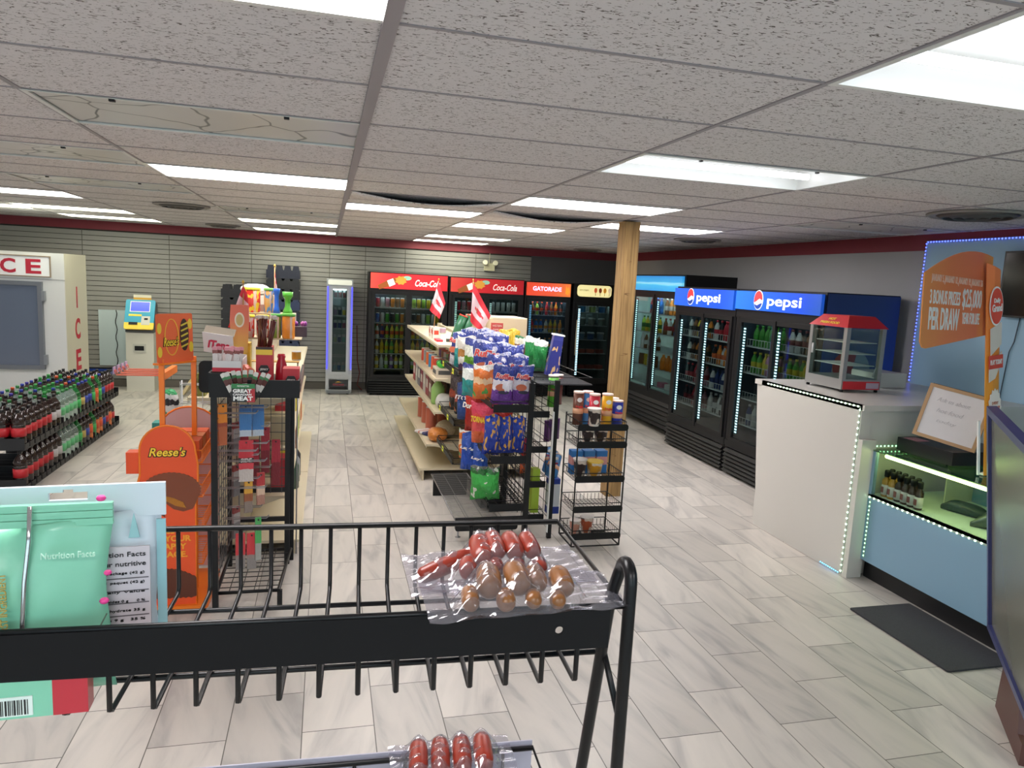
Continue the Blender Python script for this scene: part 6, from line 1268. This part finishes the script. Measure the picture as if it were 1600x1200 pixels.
# leaning glossy panel on brown stand at right edge
t = thing('display_board', 'large dark glossy board in a navy frame on a brown stand', 'display board', (3.16, 2.6, 0))
d_ = Vector((-.62, -.785, 0)).normalized(); up_ = Vector((-.23, 0, 1.08)).normalized(); nn_ = d_.cross(up_).normalized()
Mt = Matrix((d_, -nn_, up_)).transposed().to_4x4(); Mt.translation = (3.16, 2.6, .41); 
if (Mt.to_3x3() @ Vector((0, -1, 0))).x > 0: Mt = Matrix((d_, nn_, up_)).transposed().to_4x4(); Mt.translation = (3.16, 2.6, .41)
NV = flat('#363c6e', .35); BL_, BH_ = 1.3, 1.105; f = .035
def onb(mb, name, m):
    o = mb.build(name, m, t); o.matrix_local = Matrix.Translation((-3.16, -2.6, 0)) @ Mt; return o
b = MB(); b.box(0, -.02, 0, f, .02, BH_); b.box(BL_-f, -.02, 0, BL_, .02, BH_); b.box(f, -.02, 0, BL_-f, .02, f); b.box(f, -.02, BH_-f, BL_-f, .02, BH_); onb(b, 'frame', NV)
onb(MB().box(f, -.006, f, BL_-f, .006, BH_-f), 'glass_face', mat('smoked_gloss', '#6f7066', .22, spec=.25))
WD = flat('#5a3a34', .5)
b = MB(); b.prism([(0, 0), (.5, 0), (.5, .1), (.42, .1), (.3, .42), (.06, .42)], 'x', -.012, .012); o = b.build('stand', WD, t, (.09, -.02, 0), (0, 0, -PI/2+math.atan2(d_.y, d_.x)+PI/2-PI/2)); o.rotation_euler = (0, 0, math.atan2(d_.y, d_.x)-PI/2)
# ------------------------------------------------------------------ foreground black basket rack
t = thing('basket_shelf_rack', 'black wire basket shelf rack in the foreground across the bottom of the view', 'display rack', (.43, .925, 0), -.045)
TB = mat('black_tube', '#0d0d0f', .32, spec=.35)
xs = [-.066-.0525*k for k in range(20)]
XL = -1.12
def basket(z1, z0, xr, y0, y1, par, spacing=xs):
    bo = MB(); bo.path([(XL, y0, z1), (xr, y0, z1), (xr, y1, z1), (XL, y1, z1)], .0055, 8, closed=True); rim = bo.build('rim', TB, par)
    for x in spacing:
        b = MB(); b.path([(x, y0+.004, z1-.003), (x, y0+.004, z0+.004), (x, y0+.012, z0), (x, y1-.01, z0), (x, y1, z0+.01), (x, y1, z1)], .0038, 6); b.build('wire', TB, par)
    for q, (yy, zz) in enumerate(((.1, z0-.008), (.31, z0-.008))): MB().rod((XL, y0+yy, zz), (xr+(.005 if q == 0 else -.1), y0+yy, zz), .0045, 8).build('cross_bar', TB, par)
basket(1.497, 1.378, .0, 0, .37, t)
# front plate with a round hole
b = MB(); px0, px1, pz0, pz1 = XL, -.022, 1.436, 1.494; hx, hz_, hr = -.098, 1.466, .006
n = 16
for yy in (-.006, -.003):
    o_ = len(b.v)
    ring = [(hx+hr*math.cos(2*PI*k/n), yy, hz_+hr*math.sin(2*PI*k/n)) for k in range(n)]
    def sq(k):
        a = 2*PI*k/n; c, s_ = math.cos(a), math.sin(a); m_ = max(abs(c), abs(s_)); return (hx+.02*c/m_, yy, hz_+.02*s_/m_)
    outer = [sq(k) for k in range(n)]
    b.add(ring+outer, [(k, (k+1) % n, n+(k+1) % n, n+k) for k in range(n)])
    for (a0, c0_, a1, c1_) in ((px0, pz0, hx-.02, pz1), (hx+.02, pz0, px1, pz1), (hx-.02, hz_+.02, hx+.02, pz1), (hx-.02, pz0, hx+.02, hz_-.02)):
        b.add([(a0, yy, c0_), (a1, yy, c0_), (a1, yy, c1_), (a0, yy, c1_)], [(0, 1, 2, 3)])
b.box(px0, -.006, pz1, px1, .0, pz1+.003); b.box(px0, -.006, pz0-.001, px1, -.003, pz0)
b.build('front_plate', mat('black_plate', '#0c0b0d', .7, spec=.25), t)
# side frame: hairpin tube
lp = [(.008, -.002, .0), (.008, -.002, 1.53)]+[(.008, .02-.022*math.cos(a), 1.53+.024*math.sin(a)) for a in [PI*k/10 for k in range(1, 10)]]+[(.006, .042, 1.53), (-.004, .045, 1.49), (-.004, .06, 1.42), (.0, .13, 1.15), (.0, .3, .5), (.0, .38, .1)]
MB().path(lp, .0095, 12).build('side_frame', TB, t)
MB().rod((.0, .12, 1.43), (.005, .0, 1.32), .005, 8).build('brace', TB, t)
MB().rod((.0, .37, 1.497), (.0, .37, .0), .0065, 8).build('rear_leg', TB, t) if False else None
MB().path([(XL, 0, 0), (XL, 0, 1.55), (XL, .04, 1.55), (XL, .38, .1)], .0095, 12).build('side_frame', TB, t)
MB().box(XL, .0, .03, .0, .02, .05).build('base_bar', TB, t); 
# lower basket
basket(.955, .845, .0, .07, .45, t, xs[::2])
MB().box(XL, .458, .885, -.0, .461, .968).build('lower_back_strip', flat('#a9a6b4', .4), t)
# vacuum packs of sausages
SKB = mat('brown_sausage', '#7d5029', .3, noise=.3, nscale=40); SKR = mat('red_sausage', '#842a1a', .3, noise=.3, nscale=40)
FILM = glassy('vacuum_film', '#f0eff4', 2.0, .1, .06, '#c9cad6')
def sausage(p, q, r, m, par):
    p, q = Vector(p), Vector(q); d = (q-p); n = 12; b = MB()
    P_ = [p-d.normalized()*r*.55, p-d.normalized()*r*.42, p-d.normalized()*r*.1, p+d*.2, p+d*.8, q+d.normalized()*r*.1, q+d.normalized()*r*.42, q+d.normalized()*r*.55]
    R_ = [r*.2, r*.6, r*.9, r, r, r*.9, r*.6, r*.2]; dn_ = d.normalized(); a = dn_.orthogonal().normalized(); c = dn_.cross(a); vs = []
    for pp, rr in zip(P_, R_): vs += [pp+(a*math.cos(t_)+c*math.sin(t_))*rr for t_ in [2*PI*k/n for k in range(n)]]
    fs = [(j*n+i, j*n+(i+1) % n, (j+1)*n+(i+1) % n, (j+1)*n+i) for j in range(7) for i in range(n)]+[tuple(range(n)), tuple(range(7*n, 8*n))]
    b.add(vs, fs, 0, True); return b.build('sausage', m, par)
def film(par, x0, x1, y0, y1, zb, balls, seed, corner=0):
    rnd = random.Random(seed); nx, ny = 46, 30; b = MB()
    for side in (0, 1):
        vs = []
        for j in range(ny+1):
            for i in range(nx+1):
                u, v = i/nx, j/ny; x = x0+(x1-x0)*u; y = y0+(y1-y0)*v+corner*(u-.5)
                z = 0
                for bx_, by_, bz_, br_ in balls:
                    dd = ((x-bx_)**2+(y-by_)**2)/(br_*1.35)**2
                    if dd < 1.6: z = max(z, (bz_+br_*1.12-zb)*math.exp(-dd*.9)) if side else z
                wr = .0022*math.sin(24*u+9*v+seed+2*math.sin(7*v))+.0016*math.sin(41*v-16*u+seed*2)
                e = min(u, 1-u, v, 1-v)*8; e = min(1, e)
                zz = zb+(z*e+wr*(1.2 if side else .5)) - (0 if side else .0015)
                vs.append((x, y, zz))
        b.add(vs, [(j*(nx+1)+i, j*(nx+1)+i+1, (j+1)*(nx+1)+i+1, (j+1)*(nx+1)+i) for j in range(ny) for i in range(nx)], 0, True)
    return b.build('plastic_film', FILM, par)
def pack(lab, segs, m, ext, zb, seed, corner=0):
    o = thing('sausage_pack', lab, 'sausage pack', (0, 0, 0), 0, 'vacuum-packed sausages'); balls = []
    for p, q, r in segs:
        sausage(p, q, r, m, o)
        for k in range(4): c = Vector(p).lerp(Vector(q), k/3); balls.append((c.x, c.y, c.z, r))
    film(o, *ext, zb, balls, seed, corner); return o
pack('vacuum pack of brown sausage pieces lying on the basket front, right', [((.232, .95, 1.524), (.24, 1.0, 1.527), .0185), ((.276, .95, 1.526), (.28, 1.0, 1.528), .0185), ((.307, .96, 1.522), (.312, 1.0, 1.524), .0155), ((.343, .945, 1.52), (.346, .985, 1.524), .017),
      ((.2, .925, 1.514), (.205, .96, 1.516), .013), ((.25, .92, 1.514), (.254, .945, 1.514), .014), ((.29, .92, 1.514), (.294, .94, 1.514), .012), ((.325, .918, 1.512), (.33, .935, 1.512), .012)], SKB, (.14, .435, .905, 1.04), 1.5035, 3, .01)
pack('vacuum pack of red sausages lying behind the brown sausage pack', [((.15, 1.05, 1.506), (.225, 1.075, 1.524), .0145), ((.24, 1.04, 1.53), (.246, 1.1, 1.536), .018), ((.266, 1.05, 1.538), (.27, 1.11, 1.54), .015), ((.294, 1.045, 1.538), (.297, 1.1, 1.54), .0155), ((.323, 1.045, 1.538), (.326, 1.1, 1.54), .0145),
      ((.215, 1.02, 1.52), (.22, 1.05, 1.522), .015), ((.255, 1.015, 1.522), (.26, 1.04, 1.522), .014), ((.29, 1.015, 1.52), (.296, 1.04, 1.52), .014), ((.325, 1.015, 1.52), (.33, 1.04, 1.52), .014)], SKR, (.125, .42, .99, 1.15), 1.504, 5, .012)
pack('vacuum pack of dark red sausages in the lower basket, bottom edge of view', [((.19+.045*k, 1.3, .985), (.2+.045*k, 1.38, .985), .02) for k in range(4)], SKR, (.14, .4, 1.24, 1.42), .965, 8)
# fruit snack pouches at left
MINT = mat('mint_foil', '#7fc2a5', .3, bump=.35, nscale=9)
t = thing('snack_pouch', 'light blue snack pouch with hang hole standing behind the mint one', 'snack pouch', (-.215, 1.065, 1.386), .08)
WB, HB = .31, .272
LB = mat('pale_blue_foil', '#c9d4dd', .35, bump=.3, nscale=7)
# panel with the euro-slot: build around the slot
b = MB(); sx0, sx1, sz0, sz1 = -.142, -.096, .252, .263
def slab(b, x0, z0, x1, z1, y=-.003, y1=.003): b.box(x0, y, z0, x1, y1, z1)
slab(b, -WB, .225, sx0, HB); slab(b, sx1, .225, 0, HB); slab(b, sx0, sz1+.004, sx1, HB); slab(b, sx0, .225, sx1, sz0); slab(b, sx0, sz1, -.125, sz1+.004); slab(b, -.113, sz1, sx1, sz1+.004); b.build('header', LB, t)
b = bagmesh(WB, .227, .045, 4, crimp=.0); o = b.build('pouch', LB, t, (-WB/2, 0, 0))
MB().box(-.1, -.028, .05, -.018, -.024, .19).build('nutrition_panel', flat('#c4bcc2', .5), t)
for k, s_ in enumerate(('Nutrition Facts', 'Valeur nutritive', 'Per 1 package (42 g)', 'pour 1 paquet (42 g)', '% Daily Value', 'Fat / Lipides 0 g     0 %', 'Carbohydrate 35 g', 'Sugars 9 g   35 %', 'Protein 0 g', 'Sodium 0 mg    1 %')): text(s_, BLK, t, (-.058, -.0286, .18-.0135*k), .07 if k < 2 else .066, .0065 if k < 2 else .0045, name='nutrition_lettering')
for k in range(6): MB().box(-.098, -.029, .055+.018*k, -.02, -.0281, .0562+.018*k).build('rule_line', flat('#5a5458'), t)
MB().box(-.012, -.006, .0, 0, -.0032, .22).build('side_band', flat('#8fbcc4', .4), t)
MB().prism([(-.045, .2), (-.038, .235), (-.031, .2)], 'y', -.02, -.017).build('leaf_print', flat('#8fbcc0'), t)
for x, z in ((-.082, .228), (-.072, .236), (-.09, .222)): MB().prism([(x+.009*math.cos(a*PI/5), z+.005*math.sin(a*PI/5)) for a in range(10)], 'y', -.019, -.016).build('petal_print', flat('#e03a9a'), t)
t = thing('snack_pouch', 'mint green snack pouch with pink berries standing in the basket at left', 'snack pouch', (-.268, 1.012, 1.386), .06)
WM, HM = .245, .262
b = bagmesh(WM, HM-.03, .05, 6, crimp=.02); b.build('pouch', MINT, t, (-WM/2, 0, 0))
b = MB()
for k in range(6): b.box(-WM, -.004-.0015*(k % 2), HM-.03+.005*k, 0, .003, HM-.0255+.005*k)
b.build('zip_seal', MINT, t)
MB().path([(-.092, -.01, HM), (-.092, -.02, .22), (-.095, -.033, .17), (-.1, -.034, .1), (-.103, -.03, .04), (-.105, -.02, .0)], .003, 6).build('foil_seam', mat('silver_foil', '#c8c8c8', .15, .9), t)
tx = text('REAL FRUIT IS OUR FIRST INGREDIENT', flat('#b39a4a'), t, (-.118, -.035, .1), .17, .008, rot=(PI/2, -PI/2, 0), name='side_lettering')
text('Nutrition Facts', flat('#b8e0cc'), t, (-.045, -.036, .205), .06, .008, name='pale_lettering'); 
MB().box(-.172, -.036, .168, -.132, -.031, .178).build('pink_label', flat('#d83a88'), t); MB().box(-.172, -.036, .18, -.13, -.031, .19).build('blue_label', flat('#d8e6ee'), t); text('BERRIES', flat('#2a7ab0'), t, (-.151, -.037, .185), .034, .006)
text('FRUIT', WHT, t, (-.151, -.037, .173), .03, .006); text('snack', flat('#e8efe8'), t, (-.151, -.036, .205), .04, .012, bold=.03)
MB().path([(-.03, -.03, .05), (-.022, -.033, .085), (-.005, -.03, .12)], .0012, 4).build('stem_print', flat('#4a5a4a'), t)
for x, z, r in ((-.014, .088, .006), (-.022, .072, .006), (-.008, .137, .006), (-.003, .175, .005), (-.008, .275, .006)): MB().lathe([(r*.7, -r*.5), (r, 0), (r*.7, r*.5)], 10).build('berry_print', flat('#dd3f8e'), t, (x, -.028, z))
MB().box(-.172, -.036, .06, -.13, -.031, .155).build('panel_print', flat('#6fb4a0'), t)
for k, c in enumerate(('#2a8aa0', '#d8783a', '#3a3a8a')): MB().prism([(-.15+.006*math.cos(a*PI/4), .14-.025*k+.006*math.sin(a*PI/4)) for a in range(8)], 'y', -.038, -.036).build('fruit_print', flat(c), t)
t = thing('snack_pouch', 'red and mint pouch with barcode showing under the front plate at left', 'snack pouch', (-.29, .972, 1.384), .03)
b = MB()
b.box(-.14, -.012, 0, -.04, .012, .07, 0); b.box(-.04, -.0125, 0, .0, .0125, .07, 1); b.box(-.2, -.0125, .01, -.14, .0125, .07, 1); b.build('pouch', [MINT, flat('#b8303c', .3)], t)
MB().box(-.115, -.0135, .004, -.062, -.012, .03).build('barcode_panel', flat('#d8e4de'), t)
rnd = random.Random(4); x = -.112
while x < -.066:
    wv = rnd.choice((.0008, .0012, .002)); MB().box(x, -.0142, .006, x+wv, -.0135, .026).build('barcode_bar', BLK, t); x += wv+rnd.choice((.001, .0015, .002))
print('labels', len(LABELS))
